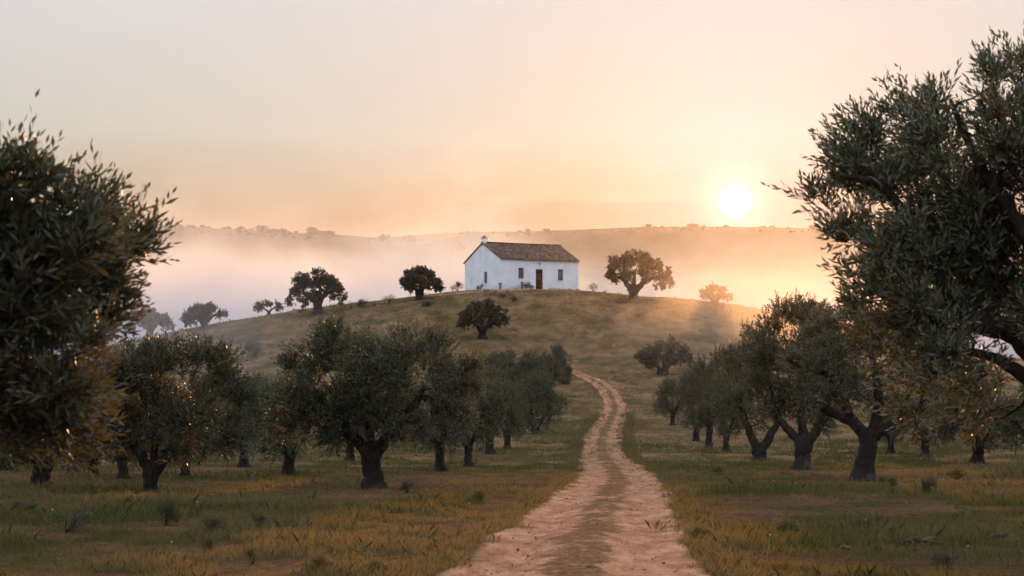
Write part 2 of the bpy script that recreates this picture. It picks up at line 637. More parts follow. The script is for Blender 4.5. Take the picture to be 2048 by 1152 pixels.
RIDGES = [('far_hills', 1750, [(-1500, 440), (-200, 440), (250, 446), (330, 452), (450, 458), (560, 464), (680, 470), (780, 477), (860, 486), (960, 500), (1100, 530), (1400, 560), (2500, 580), (4000, 580)], 61, 420),
          ('far_hills', 2150, [(-1500, 520), (300, 500), (700, 482), (780, 474), (860, 468), (960, 464), (1040, 463), (1120, 461), (1180, 458), (1260, 455), (1350, 453), (1460, 453), (1560, 455), (1680, 458), (1900, 462), (2300, 470), (4000, 500)], 62, 300)]
RC = [ridge(*a) for a in RIDGES]

# ------------------------------------------------------------------ the white farmhouse
def farmhouse():
    L, WD, WH, RISE = 9.55, 8.4, 3.42, 1.86
    d0 = 258.0
    ox, oy = (1001 - 1024) * d0 / FPX, d0
    oz = EYE + (HOR - 580) * d0 / FPX
    root = empty('farmhouse', (ox, oy, oz), R(28))
    tag(root, 'whitewashed single-storey farmhouse with dark clay tile roof on the hilltop', 'house')

    def cut_wall(mb, length, height, holes, put, thick=.45):
        """wall with real openings: (u0,u1,v0,v1) holes, put(u,v,depth) gives the point"""
        us = sorted({0, length, *[h[0] for h in holes], *[h[1] for h in holes]})
        vs = sorted({-.6, height, *[h[2] for h in holes], *[h[3] for h in holes]})
        for a, b_ in zip(us[:-1], us[1:]):
            for c, d in zip(vs[:-1], vs[1:]):
                if any(h[0] <= a and b_ <= h[1] and h[2] <= c and d <= h[3] for h in holes):
                    continue
                mb.add([put(a, c, 0), put(b_, c, 0), put(b_, d, 0), put(a, d, 0)], [(0, 1, 2, 3)])
        for (a, b_, c, d) in holes:
            mb.add([put(a, c, 0), put(b_, c, 0), put(b_, c, thick), put(a, c, thick)], [(0, 1, 2, 3)])
            mb.add([put(a, d, 0), put(a, d, thick), put(b_, d, thick), put(b_, d, 0)], [(0, 1, 2, 3)])
            mb.add([put(a, c, 0), put(a, c, thick), put(a, d, thick), put(a, d, 0)], [(0, 1, 2, 3)])
            mb.add([put(b_, c, 0), put(b_, d, 0), put(b_, d, thick), put(b_, c, thick)], [(0, 1, 2, 3)])

    # openings along the front (u from the front-left corner) and along the gable (u from front corner to back)
    S = d0 / FPX / math.cos(R(28)) * 1.013
    win1 = (1036.5 - 1001) * S, (1047.5 - 1001) * S
    door = (1071 - 1001) * S, (1085.5 - 1001) * S
    win2 = (1115.5 - 1001) * S, (1126.5 - 1001) * S
    fh = [(win1[0], win1[1], 1.30, 2.45), (door[0], door[1], .04, 2.36), (win2[0], win2[1], 1.22, 2.45)]
    G = d0 / FPX / math.sin(R(28)) * 1.015
    gw = (1001 - 974) * G, (1001 - 967) * G
    sl_ = (1001 - 943.3) * G, (1001 - 941.8) * G
    gh = [(gw[0], gw[1], .95, 2.15), (sl_[0], sl_[1], 1.05, 1.65)]
    mb = MB()
    cut_wall(mb, L, WH, fh, lambda u_, v_, t_: (u_, t_, v_))
    cut_wall(mb, WD, WH, gh, lambda u_, v_, t_: (t_, u_, v_))
    mb.add([(L, 0, -.6), (L, WD, -.6), (L, WD, WH), (L, 0, WH)], [(0, 1, 2, 3)])
    mb.add([(0, WD, -.6), (0, WD, WH), (L, WD, WH), (L, WD, -.6)], [(0, 1, 2, 3)])
    for xx in (0, L):
        mb.add([(xx, 0, WH), (xx, WD, WH), (xx, WD / 2, WH + RISE)], [(0, 1, 2)])
    mb.build('wall', M['plaster'], root)
    # cornice bead under the front eave
    mb = MB()
    mb.box(-.02, L + .02, -.09, -.003, WH - .16, WH - .02)
    mb.build('cornice', M['plaster'], root)

    # barrel tile roof: two sheets of real corrugation with stepped courses
    def slope(side):
        ov, verge = .24, .10
        run = WD / 2 + ov
        nu, nv = 46 * 8, 15 * 3
        uu = np.linspace(-verge, L + verge, nu + 1)
        tt = np.linspace(0, 1, nv + 1)
        UU, TT = np.meshgrid(uu, tt, indexing='xy')
        corr = .05 * np.abs(np.cos(UU / .2075 * np.pi))
        step = .035 * (1 - (TT * 15) % 1)
        jit = (vnoise(np.floor(UU / .2075) * 3.1, np.floor(TT * 15) * 2.3, 9) - .5) * .03
        zz_ = WH + RISE + .05 - TT * (RISE + ov * RISE / (WD / 2)) + corr + step * (TT < 1) + jit - .05 * np.sin(UU / L * np.pi) * .8
        yy = WD / 2 - TT * run if side < 0 else WD / 2 + TT * run
        top_ = np.stack([UU, yy, zz_], -1).reshape(-1, 3)
        low_ = top_ - np.array([0, 0, .09])
        nr, nc = UU.shape
        i, j = np.meshgrid(np.arange(nr - 1), np.arange(nc - 1), indexing='ij')
        q = (i * nc + j).ravel()
        f1 = np.stack([q, q + 1, q + nc + 1, q + nc], 1)
        n = len(top_)
        e1 = np.arange(nc - 1) + (nr - 1) * nc
        e2 = np.arange(nr - 1) * nc
        e3 = e2 + nc - 1
        rim = np.concatenate([np.stack([e1, e1 + 1, e1 + 1 + n, e1 + n], 1), np.stack([e2, e2 + nc, e2 + nc + n, e2 + n], 1),
                              np.stack([e3, e3 + nc, e3 + nc + n, e3 + n], 1)])
        return np.concatenate([top_, low_]), np.concatenate([f1, f1[:, ::-1] + n, rim])
    a, fa = slope(-1)
    c, fc = slope(1)
    roof = mesh_np('roof', np.concatenate([a, c]), np.concatenate([fa, fc + len(a)]), M['tile'], root)
    mb = MB()
    for k in range(26):
        x0 = -.1 + k * (L + .2) / 26
        mb.tube([(x0, WD / 2, WH + RISE + .08 - .04 * math.sin((x0 + .1) / L * math.pi)), (x0 + .40, WD / 2, WH + RISE + .1 - .04 * math.sin((x0 + .1) / L * math.pi))], [.11, .125], 8)
    mb.build('ridge_tile', M['tile'], roof)
    # chimney on the gable end of the ridge
    mb = MB()
    cx, cy, cz = .20, WD / 2, WH + RISE
    mb.box(cx - .21, cx + .21, cy - .24, cy + .24, cz - .3, cz + .56)
    ch = mb.build('chimney', M['plaster'], root)
    mb = MB()
    mb.box(cx - .27, cx + .27, cy - .30, cy + .30, cz + .563, cz + .63)
    mb.tube([(cx, cy, cz + .633), (cx, cy, cz + .74), (cx, cy, cz + .78), (cx, cy, cz + .86)], [.18, .16, .12, .04], 8)
    mb.build('chimney_cap', M['cap'], ch)
    mb = MB()
    mb.tube([(cx + .22, cy, cz + .633), (cx + .22, cy, cz + 1.35)], [.009, .006], 5)
    mb.build('aerial', M['iron'], ch)

    # door: planks, frame, handle
    mb = MB()
    n = 5
    for k in range(n):
        w = (door[1] - door[0] - .16) / n
        x0 = door[0] + .08 + k * w
        mb.box(x0 + .006, x0 + w - .006, .20 + (k % 2) * .006, .26, .06, 2.25)
    mb.box(door[0] + .08, door[1] - .08, .232, .27, .06, 2.25)
    for zq in (.45, 1.2, 1.95):
        mb.box(door[0] + .09, door[1] - .09, .17, .199, zq, zq + .12)
    dr = mb.build('door', M['door'], root)
    mb = MB()
    mb.box(door[0] + .003, door[0] + .078, .15, .30, .043, 2.357)
    mb.box(door[1] - .078, door[1] - .003, .15, .30, .043, 2.357)
    mb.box(door[0] + .081, door[1] - .081, .15, .30, 2.26, 2.357)
    mb.build('door_frame', M['door'], dr)
    mb = MB()
    mb.tube([(door[1] - .2, .17, 1.08), (door[1] - .2, .10, 1.08), (door[1] - .3, .10, 1.08)], [.016, .016, .016], 6)
    mb.build('handle', M['iron'], dr)
    mb = MB()
    mb.box(door[0] - .15, door[1] + .15, -.5, .14, -.3, .02)
    mb.build('doorstep', M['stone'], root)

    def window(put, a, b_, c, d):
        mb = MB()
        for (p, q_, r_, s_) in ((a, a + .06, c, d), (b_ - .06, b_, c, d), (a + .063, b_ - .063, c, c + .06), (a + .063, b_ - .063, d - .06, d)):
            e = .004
            v0 = [put(x, z, t_) for z in (r_ + e, s_ - e) for t_ in (.14, .22) for x in (p + e, q_ - e)]
            mb.add(v0, [(0, 2, 3, 1), (4, 5, 7, 6), (0, 1, 5, 4), (2, 6, 7, 3), (0, 4, 6, 2), (1, 3, 7, 5)])
        w = mb.build('window', M['frame'], root)
        m_ = (a + b_) / 2
        for (p, q_) in ((a + .066, m_ - .012), (m_ + .012, b_ - .066)):
            mb = MB()
            k = 3
            for n_ in range(k):
                x0, x1 = p + (q_ - p) * n_ / k, p + (q_ - p) * (n_ + 1) / k
                v0 = [put(x, z, t_) for z in (c + .066, d - .066) for t_ in (.155 + .008 * (n_ % 2), .2) for x in (x0 + .004, x1 - .004)]
                mb.add(v0, [(0, 2, 3, 1), (4, 5, 7, 6), (0, 1, 5, 4), (2, 6, 7, 3), (0, 4, 6, 2), (1, 3, 7, 5)])
            mb.build('shutter', M['shutter'], w)
        mb = MB()
        v0 = [put(x, z, t_) for z in (c - .07, c - .003) for t_ in (-.07, .13) for x in (a - .07, b_ + .07)]
        mb.add(v0, [(0, 2, 3, 1), (4, 5, 7, 6), (0, 1, 5, 4), (2, 6, 7, 3), (0, 4, 6, 2), (1, 3, 7, 5)])
        mb.build('sill', M['plaster'], w)
    window(lambda u_, v_, t_: (u_, t_, v_), *fh[0])
    window(lambda u_, v_, t_: (u_, t_, v_), *fh[2])
    window(lambda u_, v_, t_: (t_, u_, v_), *gh[0])
    mb = MB()
    a, b_, c, d = gh[1]
    mb.box(.3, .4, a - .02, b_ + .02, c - .02, d + .02)
    mb.build('vent', M['frame'], root)
    # lamp over the door
    mb = MB()
    lx = (door[0] + door[1]) / 2 - .05
    mb.tube([(lx, 0, 2.98), (lx, -.16, 3.0), (lx, -.22, 2.95)], [.02, .02, .02], 6)
    mb.tube([(lx, -.22, 2.98), (lx, -.22, 2.93), (lx, -.22, 2.84), (lx, -.22, 2.80)], [.03, .11, .09, .03], 8)
    mb.build('wall_lamp', M['iron'], root)
    return root, L, WD


house, HL, HW = farmhouse()


def hloc(u_, v_):
    c, s = math.cos(R(28)), math.sin(R(28))
    x, y = house.location.x + u_ * c - v_ * s, house.location.y + u_ * s + v_ * c
    return x, y


def lumpy(mb, c, r, seed, seg=10, squash=(1, 1, 1), amp=.25):
    """irregular boulder"""
    n = seg
    vs, fs = [], []
    for i in range(n + 1):
        for j in range(n):
            a, e = 2 * math.pi * j / n, math.pi * i / n
            p = np.array([math.sin(e) * math.cos(a), math.sin(e) * math.sin(a), math.cos(e)])
            k = 1 + amp * (2 * float(fbm(p[0] * 1.7 + 9 * seed, p[1] * 1.7 + p[2] * 2.3, seed, 3)) - 1) * 1.6
            vs.append(np.array(c) + p * k * r * np.array(squash))
    for i in range(n):
        for j in range(n):
            fs.append((i * n + j, i * n + (j + 1) % n, (i + 1) * n + (j + 1) % n, (i + 1) * n + j))
    mb.add(vs, fs)


# dry-laid stones along the foot of the front wall, right of the door
def stone_bench():
    rng = random.Random(5)
    mb = MB()
    for k in range(15):
        u_ = 5.9 + k * .26
        x, y = hloc(u_, -.32 - rng.random() * .12)
        h = rng.uniform(.14, .24)
        lumpy(mb, (x, y, float(height(x, y)) + h * .6), h, 40 + k, 8, (1.25, .9, .85), .2)
    o = mb.build('stone_kerb', M['stone'])
    tag(o, 'low line of rough grey stones at the foot of the farmhouse wall', 'stone edging')


stone_bench()


def stone_post(u_, v_, hh, label):
    x, y = hloc(u_, v_)
    z = float(height(x, y))
    root = empty('stone_post', (x, y, z))
    tag(root, label, 'stone post')
    mb = MB()
    for k in range(3):
        mb.box(-.16 + k * .012, .16 - k * .01, -.16 + k * .01, .16 - k * .008, -.2 + k * (hh + .2) / 3 + (.003 if k else 0), -.2 + (k + 1) * (hh + .2) / 3)
    mb.build('shaft', M['stone'], root)
    mb = MB()
    mb.box(-.21, .21, -.21, .21, hh + .003, hh + .09)
    mb.build('capstone', M['stone'], root)


stone_post(-.32, -.55, .62, 'short stone post standing at the front left corner of the farmhouse')
stone_post(2.35, -.5, .78, 'taller stone post against the front wall below the shuttered window')


# trodden strip of pale earth along the front of the house
xs_ = np.linspace(-9, 13, 70)
yc_ = 256.2 + np.where(xs_ > -1, (xs_ + 1) * math.tan(R(24)), (xs_ + 1) * -.12) - 1.3 + (fbm(xs_ / 3, xs_ * 0, 55, 2) - .5) * .8
wd_ = .9 + (fbm(xs_ / 2, xs_ * 0 + 4, 56, 2) - .5) * .6
Xp = np.stack([xs_, xs_, xs_, xs_], 1)
Yp = np.stack([yc_ - wd_, yc_ - wd_ * .7, yc_ + wd_ * .7, yc_ + wd_], 1)
Zp = height(Xp, Yp) + np.array([-.06, .035, .035, -.06])
i, j = np.meshgrid(np.arange(69), np.arange(3), indexing='ij')
q = (i * 4 + j).ravel()
fp = mesh_np('footpath', np.stack([Xp, Yp, Zp], -1).reshape(-1, 3), np.stack([q, q + 4, q + 5, q + 1], 1), M['track'], smooth=True)
a_ = fp.data.attributes.new('across', 'FLOAT', 'POINT')
a_.data.foreach_set('value', np.full(280, .5, np.float32))
tag(fp, kind='structure')


# ------------------------------------------------------------------ trees
def norm(a):
    return a / (np.linalg.norm(a, axis=-1, keepdims=True) + 1e-9)


def leaf_quads(P, D, Ln, n, ll, lw, rng, spread=.75, twist=2.4, start=.12, curve=.15):
    """leaves set in a spiral along shoots. P,D (S,3); Ln (S,). returns (S*n*4,3)"""
    S = len(P)
    t = np.linspace(start, 1.0, n)[None, :] * np.ones((S, 1)) + rng.uniform(-.02, .02, (S, n))
    up = np.array([0, 0, 1.0])
    a = norm(np.cross(D, up + rng.normal(0, .3, (S, 3))))
    c = norm(np.cross(D, a))
    bend = rng.normal(0, curve, (S, 1, 3)) + np.array([0, 0, -.06])
    pos = P[:, None] + D[:, None] * (t * Ln[:, None])[..., None] + bend * ((t ** 2) * Ln[:, None])[..., None]
    th = np.arange(n)[None] * twist + rng.uniform(0, 6.28, (S, 1)) + rng.normal(0, .35, (S, n))
    r = a[:, None] * np.cos(th)[..., None] + c[:, None] * np.sin(th)[..., None]
    tip = np.clip(1 - t, 0, 1) ** .5
    sp = (spread * (.35 + .65 * tip))[..., None] + rng.normal(0, .12, (S, n, 1))
    ld = norm(D[:, None] * np.cos(sp) + r * np.sin(sp) + bend * t[..., None])
    side = norm(np.cross(ld, rng.normal(0, 1, (S, n, 3)) * .8 + r))
    le = ll * rng.uniform(.7, 1.2, (S, n, 1)) * (1 - .35 * (t[..., None] > .85))
    lwv = lw * rng.uniform(.8, 1.2, (S, n, 1))
    b0 = pos
    m1 = pos + ld * le * .45 + side * lwv * .5
    m2 = pos + ld * le * .45 - side * lwv * .5
    e = pos + ld * le
    return np.stack([b0, m1, e, m2], 2).reshape(-1, 3)


def ribbons(P, D, Ln, w, rng):
    """thin woody shoot stems, three-sided"""
    a = norm(np.cross(D, rng.normal(0, 1, D.shape)))
    c = np.cross(D, a)
    vs = []
    for k in range(3):
        th = k * 2.094
        o = (a * math.cos(th) + c * math.sin(th)) * w
        vs += [P + o, P + D * Ln[:, None] * .9 + o * .3]
    V = np.stack(vs, 1).reshape(-1, 3)
    base = np.arange(len(P))[:, None] * 6
    F = np.concatenate([base + np.array([[2 * k, 2 * ((k + 1) % 3), 2 * ((k + 1) % 3) + 1, 2 * k + 1]]) for k in range(3)])
    return V, F


def crown_mesh(name, clusters, radii, center, mat, parent, rng, per=14, n=12, ll=.09, lw=.022, shoot=.45, up=.45, stems=False,
               dry=.25, droop=0.0, inner=.35, spread=.75, sprig=.06):
    """clusters: (C,3) centres with radii; shoots radiate from each cluster and away from the crown centre"""
    C = len(clusters)
    k = per
    cl = np.repeat(clusters, k, 0)
    rr = np.repeat(radii, k)
    dirs = norm(rng.normal(0, 1, (C * k, 3)))
    P = cl + dirs * (rr * rng.uniform(inner, .85, C * k))[:, None] * np.array([1, 1, .85])
    outw = norm(P - center)
    D = norm(dirs * .8 + outw * .55 + np.array([0, 0, up]) + rng.normal(0, .25, (C * k, 3)))
    low = np.clip((center[2] - P[:, 2]) / (np.ptp(clusters[:, 2]) * .5 + .1), 0, 1)
    D = norm(D + np.array([0, 0, -1.0]) * (droop * low * rng.uniform(.3, 1.3, C * k))[:, None])
    Ln = shoot * rng.uniform(.6, 1.25, C * k)
    # some long upright sprigs break the outline
    sp_ = rng.uniform(0, 1, C * k) < sprig
    sp_ &= (P[:, 2] > center[2])
    D[sp_] = norm(D[sp_] * .5 + np.array([0, 0, 1.1]))
    Ln[sp_] *= 1.5
    V = leaf_quads(P, D, Ln, n, ll, lw, rng, spread)
    nf = len(V) // 4
    F = np.arange(nf * 4).reshape(-1, 4)
    tint = np.repeat(np.clip(rng.beta(1.2, 4, len(P)) + dry * low * rng.uniform(0, 1.2, len(P)), 0, 1), n)
    tint = np.clip(tint + rng.normal(0, .10, nf), 0, 1)
    mats, midx = [mat], np.zeros(nf, int)
    if stems:
        V2, F2 = ribbons(P, D, Ln, stems, rng)
        F = np.concatenate([F, F2 + len(V)])
        V = np.concatenate([V, V2])
        midx = np.concatenate([midx, np.ones(len(F2), int)])
        tint = np.concatenate([tint, np.zeros(len(F2))])
        mats = [mat, M['bark']]
    return mesh_np(name, V, F, mats, parent, tint=tint, midx=midx)


def bez(p0, p1, sag, n=8, rng=None, jit=0.0):
    p0, p1 = np.asarray(p0, float), np.asarray(p1, float)
    t = np.linspace(0, 1, n)[:, None]
    mid = (p0 + p1) / 2 + np.asarray(sag, float)
    pts = (1 - t) ** 2 * p0 + 2 * t * (1 - t) * mid + t ** 2 * p1
    if jit and rng is not None:
        j = rng.normal(0, jit, (n, 3))
        j[0] = j[-1] = 0
        pts = pts + j
    return pts


def path_rad(pts, r0, r1, p=.8):
    t = np.linspace(0, 1, len(pts))
    return r0 + (r1 - r0) * t ** p


def trunk_mesh(base_r, fork, limbs, clusters, parent, rng, lean=(0, 0), twig=.02, reach=None, seg=10, flare=1.7):
    """gnarled trunk to the fork, limbs (lists of points), then branches from the limbs to the foliage clusters"""
    mb = MB()
    fork = np.asarray(fork, float)
    pts = [np.array([0, 0, -.25]), np.array([0, 0, .05]), fork * .35 + np.array([*lean, 0]) * .5, fork * .7 + np.array([*lean, 0]) * .4, fork]
    pts = np.array(pts)
    t = np.linspace(0, 4, 12)
    pts = np.stack([np.interp(t, np.arange(5), pts[:, q]) for q in range(3)], 1)
    pts[2:-1] += rng.normal(0, base_r * .08, (len(pts) - 3, 3)) * np.array([1, 1, 0])
    zf = np.clip(pts[:, 2] / max(fork[2], .1), 0, 1)
    rad = base_r * (1 + (flare - 1) * np.exp(-zf * 5) - .12 * np.sin(zf * np.pi) + .12 * zf)
    mb.tube(pts, rad, 14, True, .13, rng)
    nodes, nrad = [], []
    for lp, r0, r1 in limbs:
        lp = np.array(lp, float)
        full = np.concatenate([[fork - np.array([0, 0, base_r * .5])], lp])
        tt = np.linspace(0, len(full) - 1, 4 * len(full))
        # Catmull-Rom through the given points
        ip = np.clip(tt.astype(int), 0, len(full) - 2)
        f = (tt - ip)[:, None]
        pm = full[np.clip(ip - 1, 0, None)]
        pa, pb = full[ip], full[ip + 1]
        pn = full[np.clip(ip + 2, None, len(full) - 1)]
        sp = .5 * (2 * pa + (pb - pm) * f + (2 * pm - 5 * pa + 4 * pb - pn) * f ** 2 + (3 * pa - pm - 3 * pb + pn) * f ** 3)
        rd = path_rad(sp, r0, r1)
        sp[1:] += rng.normal(0, .12, sp[1:].shape) * rd[1:, None]
        mb.tube(sp, rd, seg, True, .08, rng)
        nodes.append(sp[2:])
        nrad.append(rd[2:])
    nodes, nrad = np.concatenate(nodes), np.concatenate(nrad)
    for c in clusters:
        dd = np.linalg.norm(nodes - c, axis=1) + .6 * np.clip(nodes[:, 2] - c[2], 0, None)
        i = int(np.argmin(dd))
        a = nodes[i]
        ln = np.linalg.norm(c - a)
        if reach and ln > reach:
            continue
        pts = bez(a, c, (0, 0, .12 * ln), 6, rng, .05 * ln)
        mb.tube(pts, path_rad(pts, min(nrad[i] * .55, twig * 2.2 + .012 * ln), twig * .35), 5, False)
        # let later branches grow from this one
        nodes = np.concatenate([nodes, pts[2:4]])
        nrad = np.concatenate([nrad, [twig * 1.6, twig * 1.2]])
    return mb.build('trunk', M['bark'], parent, smooth=True)


def lobes_to_clusters(lobes, per, rng, size):
    """lobes (x,y,z,r): clusters scattered through each lobe, denser near its surface"""
    pts, rr = [], []
    for (x, y, z, r) in lobes:
        n = max(3, int(per * (r / size) ** 2))
        d = norm(rng.normal(0, 1, (n, 3)))
        q = np.array([x, y, z]) + d * (r * rng.uniform(.25, .95, n) ** .6)[:, None] * np.array([1, 1, .9])
        pts.append(q)
        rr.append(rng.uniform(.75, 1.2, n) * r * .42)
    return np.concatenate(pts), np.concatenate(rr)


def px_lobes(lobes, base, rng, depth=1.0):
    """lobes traced as (px,py,r px) at the tree's distance, given real depth front to back"""
    d = base[1]
    out = []
    cx = np.mean([l[0] for l in lobes])
    spread = (max(l[0] for l in lobes) - min(l[0] for l in lobes)) / 2 * d / FPX
    for k, l in enumerate(lobes):
        p = off(l[0], l[1], d)
        fx = (l[0] - cx) * d / FPX / max(spread, .1)
        dy = rng.uniform(-1, 1) * depth * spread * math.sqrt(max(.1, 1 - min(1, abs(fx)) ** 2))
        out.append((p[0] - base[0], dy, p[2] - base[2], l[2] * d / FPX * .86))
    return out


def hero_olive(seed, base_px, lobes, fork_px, limbs_px, base_r, label, leaf=(.085, .021), per=7, shoots=11, n=12, extra=True, dry=.25, depth=.85, stems=.0045):
    rng = np.random.default_rng(seed)
    base = at(*base_px)
    d = base[1]
    root = empty('olive_tree', base)
    tag(root, label, 'olive tree', 'olive trees of the grove')
    lb = px_lobes(lobes, base, rng, depth)
    if extra:   # back and front lobes so the crown is round from every side
        for l in list(lb):
            if rng.uniform() < .55:
                lb.append((l[0] * .8, -l[1] + rng.uniform(-.3, .3), l[2] - .15 * l[3], l[3] * .9))
    cl, rr = lobes_to_clusters(lb, per, rng, np.mean([l[3] for l in lb]))
    center = np.array([np.mean(cl[:, 0]), np.mean(cl[:, 1]), np.percentile(cl[:, 2], 35)])

    def loc(px, py, dy=0.0):
        return off(px, py, d) - base + np.array([0, dy, 0])
    fork = loc(*fork_px)
    limbs = [([loc(*p) for p in pts], r0, r1) for pts, r0, r1 in limbs_px]
    trunk_mesh(base_r, fork, limbs, cl, root, rng, twig=.018)
    crown_mesh('crown', cl, rr, center, M['olive_leaf'], root, rng, shoots, n, leaf[0], leaf[1], .40, .6, stems, dry * .5, .25, .35, .75, .10)
    return root


# ---- prototypes that the grove repeats: unit trees about 4.8 m high and 5.6 m wide
def proto_olive(seed, label, shoots=22):
    rng = np.random.default_rng(seed)
    root = empty('olive_tree', (0, 0, 0))
    tag(root, label, 'olive tree', 'olive trees of the grove')
    lobes = []
    k = rng.integers(7, 10)
    for q in range(k):
        a = q * 2.4 + rng.uniform(-.4, .4)
        r = rng.uniform(.9, 1.9)
        lobes.append((math.cos(a) * r, math.sin(a) * r, rng.uniform(1.8, 3.4) + .25 * (1.9 - r), rng.uniform(.85, 1.15)))
    lobes += [(rng.uniform(-.6, .6), rng.uniform(-.6, .6), rng.uniform(3.5, 3.9), rng.uniform(.7, .9)) for _ in range(2)]
    lobes += [(rng.uniform(-1.5, 1.5), rng.uniform(-1.5, 1.5), 1.6, rng.uniform(.6, .8)) for _ in range(5)]
    cl, rr = lobes_to_clusters(lobes, 7, rng, .9)
    fork = np.array([rng.uniform(-.1, .1), rng.uniform(-.1, .1), rng.uniform(.85, 1.15)])
    limbs = []
    a0 = rng.uniform(0, 6.28)
    for q in range(3):
        a = a0 + q * 2.1 + rng.uniform(-.3, .3)
        e = np.array([math.cos(a), math.sin(a), 0])
        limbs.append(([fork + e * .45 + [0, 0, .5], fork + e * .95 + [0, 0, 1.25], fork + e * 1.3 + [0, 0, 2.1]], .19, .06))
    trunk_mesh(.26, fork, limbs, cl, root, rng, twig=.018)
    crown_mesh('crown', cl, rr, np.array([0, 0, 2.4]), M['olive_leaf'], root, rng, shoots, 11, .135, .046, .40, .6, .004, .14, .5, .35, .75, .09)
    return root


def copy_tree(o):
    c = o.copy()
    COL.objects.link(c)
    for ch in o.children:
        d = ch.copy()
        COL.objects.link(d)
        d.parent = c
    return c


def fit(o, base, x0, x1, top, native_w, native_h, rz, sink=0.0, cx=None):
    """place a unit tree so that its crown spans the photo columns x0..x1 and reaches the photo row top"""
    d = base[1]
    w = (x1 - x0) * d / FPX / native_w
    h = (EYE + (HOR - top) * d / FPX - base[2] + sink) / native_h
    o.location = (base[0], base[1], base[2] - sink)
    o.rotation_euler = (0, 0, rz)
    o.scale = (w, w, h)


# ------------------------------------------------------------------ olive grove: the trees that show large
hero_olive(11, (748, 979),
           [(590, 800, 62), (600, 738, 52), (655, 705, 56), (688, 680, 42), (740, 735, 80), (805, 715, 62), (858, 722, 62), (905, 762, 56),
            (880, 830, 56), (765, 805, 74), (640, 838, 58), (700, 800, 70), (822, 850, 44), (570, 850, 36), (925, 735, 30)],
           (743, 908), [([(712, 878), (672, 838), (630, 780)], .25, .08), ([(772, 880), (812, 838), (850, 770)], .27, .08), ([(738, 860), (735, 790), (720, 720)], .16, .07)],
           .26, 'broad dark olive with thick forked trunk, largest and nearest in the middle of the grove',
           leaf=(.12, .038), per=9, shoots=27)
hero_olive(12, (300, 992),
           [(180, 800, 60), (230, 770, 60), (300, 740, 62), (370, 725, 55), (430, 745, 55), (460, 800, 48), (440, 860, 50), (380, 830, 66),
            (300, 820, 70), (220, 850, 62), (160, 870, 45), (290, 880, 50), (470, 880, 28), (350, 890, 40)],
           (303, 940), [([(278, 905), (240, 870), (210, 820)], .19, .07), ([(335, 905), (375, 850), (405, 790)], .21, .08), ([(310, 890), (310, 820), (320, 760)], .14, .06)],
           .21, 'olive with low wide crown and Y-shaped trunk, behind the overhanging branch',
           leaf=(.12, .038), per=9, shoots=25)
hero_olive(13, (1728, 962),
           [(1650, 700, 66), (1720, 660, 70), (1790, 680, 70), (1850, 740, 55), (1700, 770, 60), (1625, 785, 45), (1780, 785, 52), (1855, 805, 36), (1600, 730, 42), (1660, 640, 45)],
           (1737, 872), [([(1703, 842), (1652, 818), (1612, 800)], .26, .13), ([(1690, 815), (1668, 786), (1655, 749), (1610, 736), (1572, 716)], .17, .07),
                         ([(1765, 862), (1800, 836), (1838, 800)], .27, .10), ([(1755, 820), (1750, 740), (1730, 680)], .22, .08)],
           .30, 'tall olive with the stoutest pale-barked trunk and long crooked limb',
           leaf=(.12, .038), per=9, shoots=25)
hero_olive(14, (1604, 938),
           [(1530, 690, 50), (1560, 645, 50), (1602, 625, 46), (1640, 650, 50), (1580, 722, 66), (1540, 782, 60), (1600, 815, 60), (1655, 835, 44), (1660, 712, 56), (1505, 740, 36), (1630, 770, 55)],
           (1606, 885), [([(1580, 862), (1555, 830), (1540, 770)], .25, .08), ([(1630, 865), (1655, 820), (1650, 750)], .26, .08), ([(1605, 840), (1600, 760), (1595, 690)], .24, .08)],
           .33, 'high feathery olive second right of the track, V-shaped trunk',
           leaf=(.125, .042), per=9, shoots=25)
hero_olive(15, (1518, 922),
           [(1462, 725, 42), (1500, 695, 46), (1480, 768, 54), (1450, 795, 36), (1512, 812, 54), (1545, 770, 46), (1530, 720, 40)],
           (1518, 900), [([(1503, 872), (1488, 835), (1475, 780)], .30, .1), ([(1540, 872), (1555, 835), (1540, 770)], .30, .1)],
           .31, 'olive with a trunk split in two from the ground, right of the track',
           leaf=(.13, .044), per=9, shoots=25)

# ------------------------------------------------------------------ the two trees whose boughs hang over the near ground
def near_olive(seed, trunk_px, d, lobes, fork_px, limbs_px, base_r, label, leaf, per, shoots, n, depth, stems, shoot, sprigs, shift):
    rng = np.random.default_rng(seed)
    bx = (trunk_px - 1024) * d / FPX
    base = np.array([bx, d, float(height(bx, d))])
    root = empty('olive_tree', base)
    tag(root, label, 'olive tree', 'olive trees of the grove')
    lobes = [(l[0] + shift[0], l[1] + shift[1], l[2]) for l in lobes]
    lb = px_lobes(lobes, base, rng, 0)
    lb = [(l[0], rng.uniform(-1, 1) * depth, l[2], l[3]) for l in lb]
    cl, rr = lobes_to_clusters(lb, per, rng, np.median([l[3] for l in lb]))
    center = np.array([np.mean(cl[:, 0]) * .6, 0, np.percentile(cl[:, 2], 30)])

    def loc(px, py, dy=0.0):
        return off(px, py, d) - base + np.array([0, dy, 0])
    limbs = [([loc(*p) for p in pts], r0, r1) for pts, r0, r1 in limbs_px]
    trunk_mesh(base_r, loc(*fork_px), limbs, cl, root, rng, twig=.009)
    crown_mesh('crown', cl, rr, center, M['olive_leaf'], root, rng, shoots, n, leaf[0], leaf[1], shoot, .85, stems, .04, .6, .2, .8, sprigs)
    return root


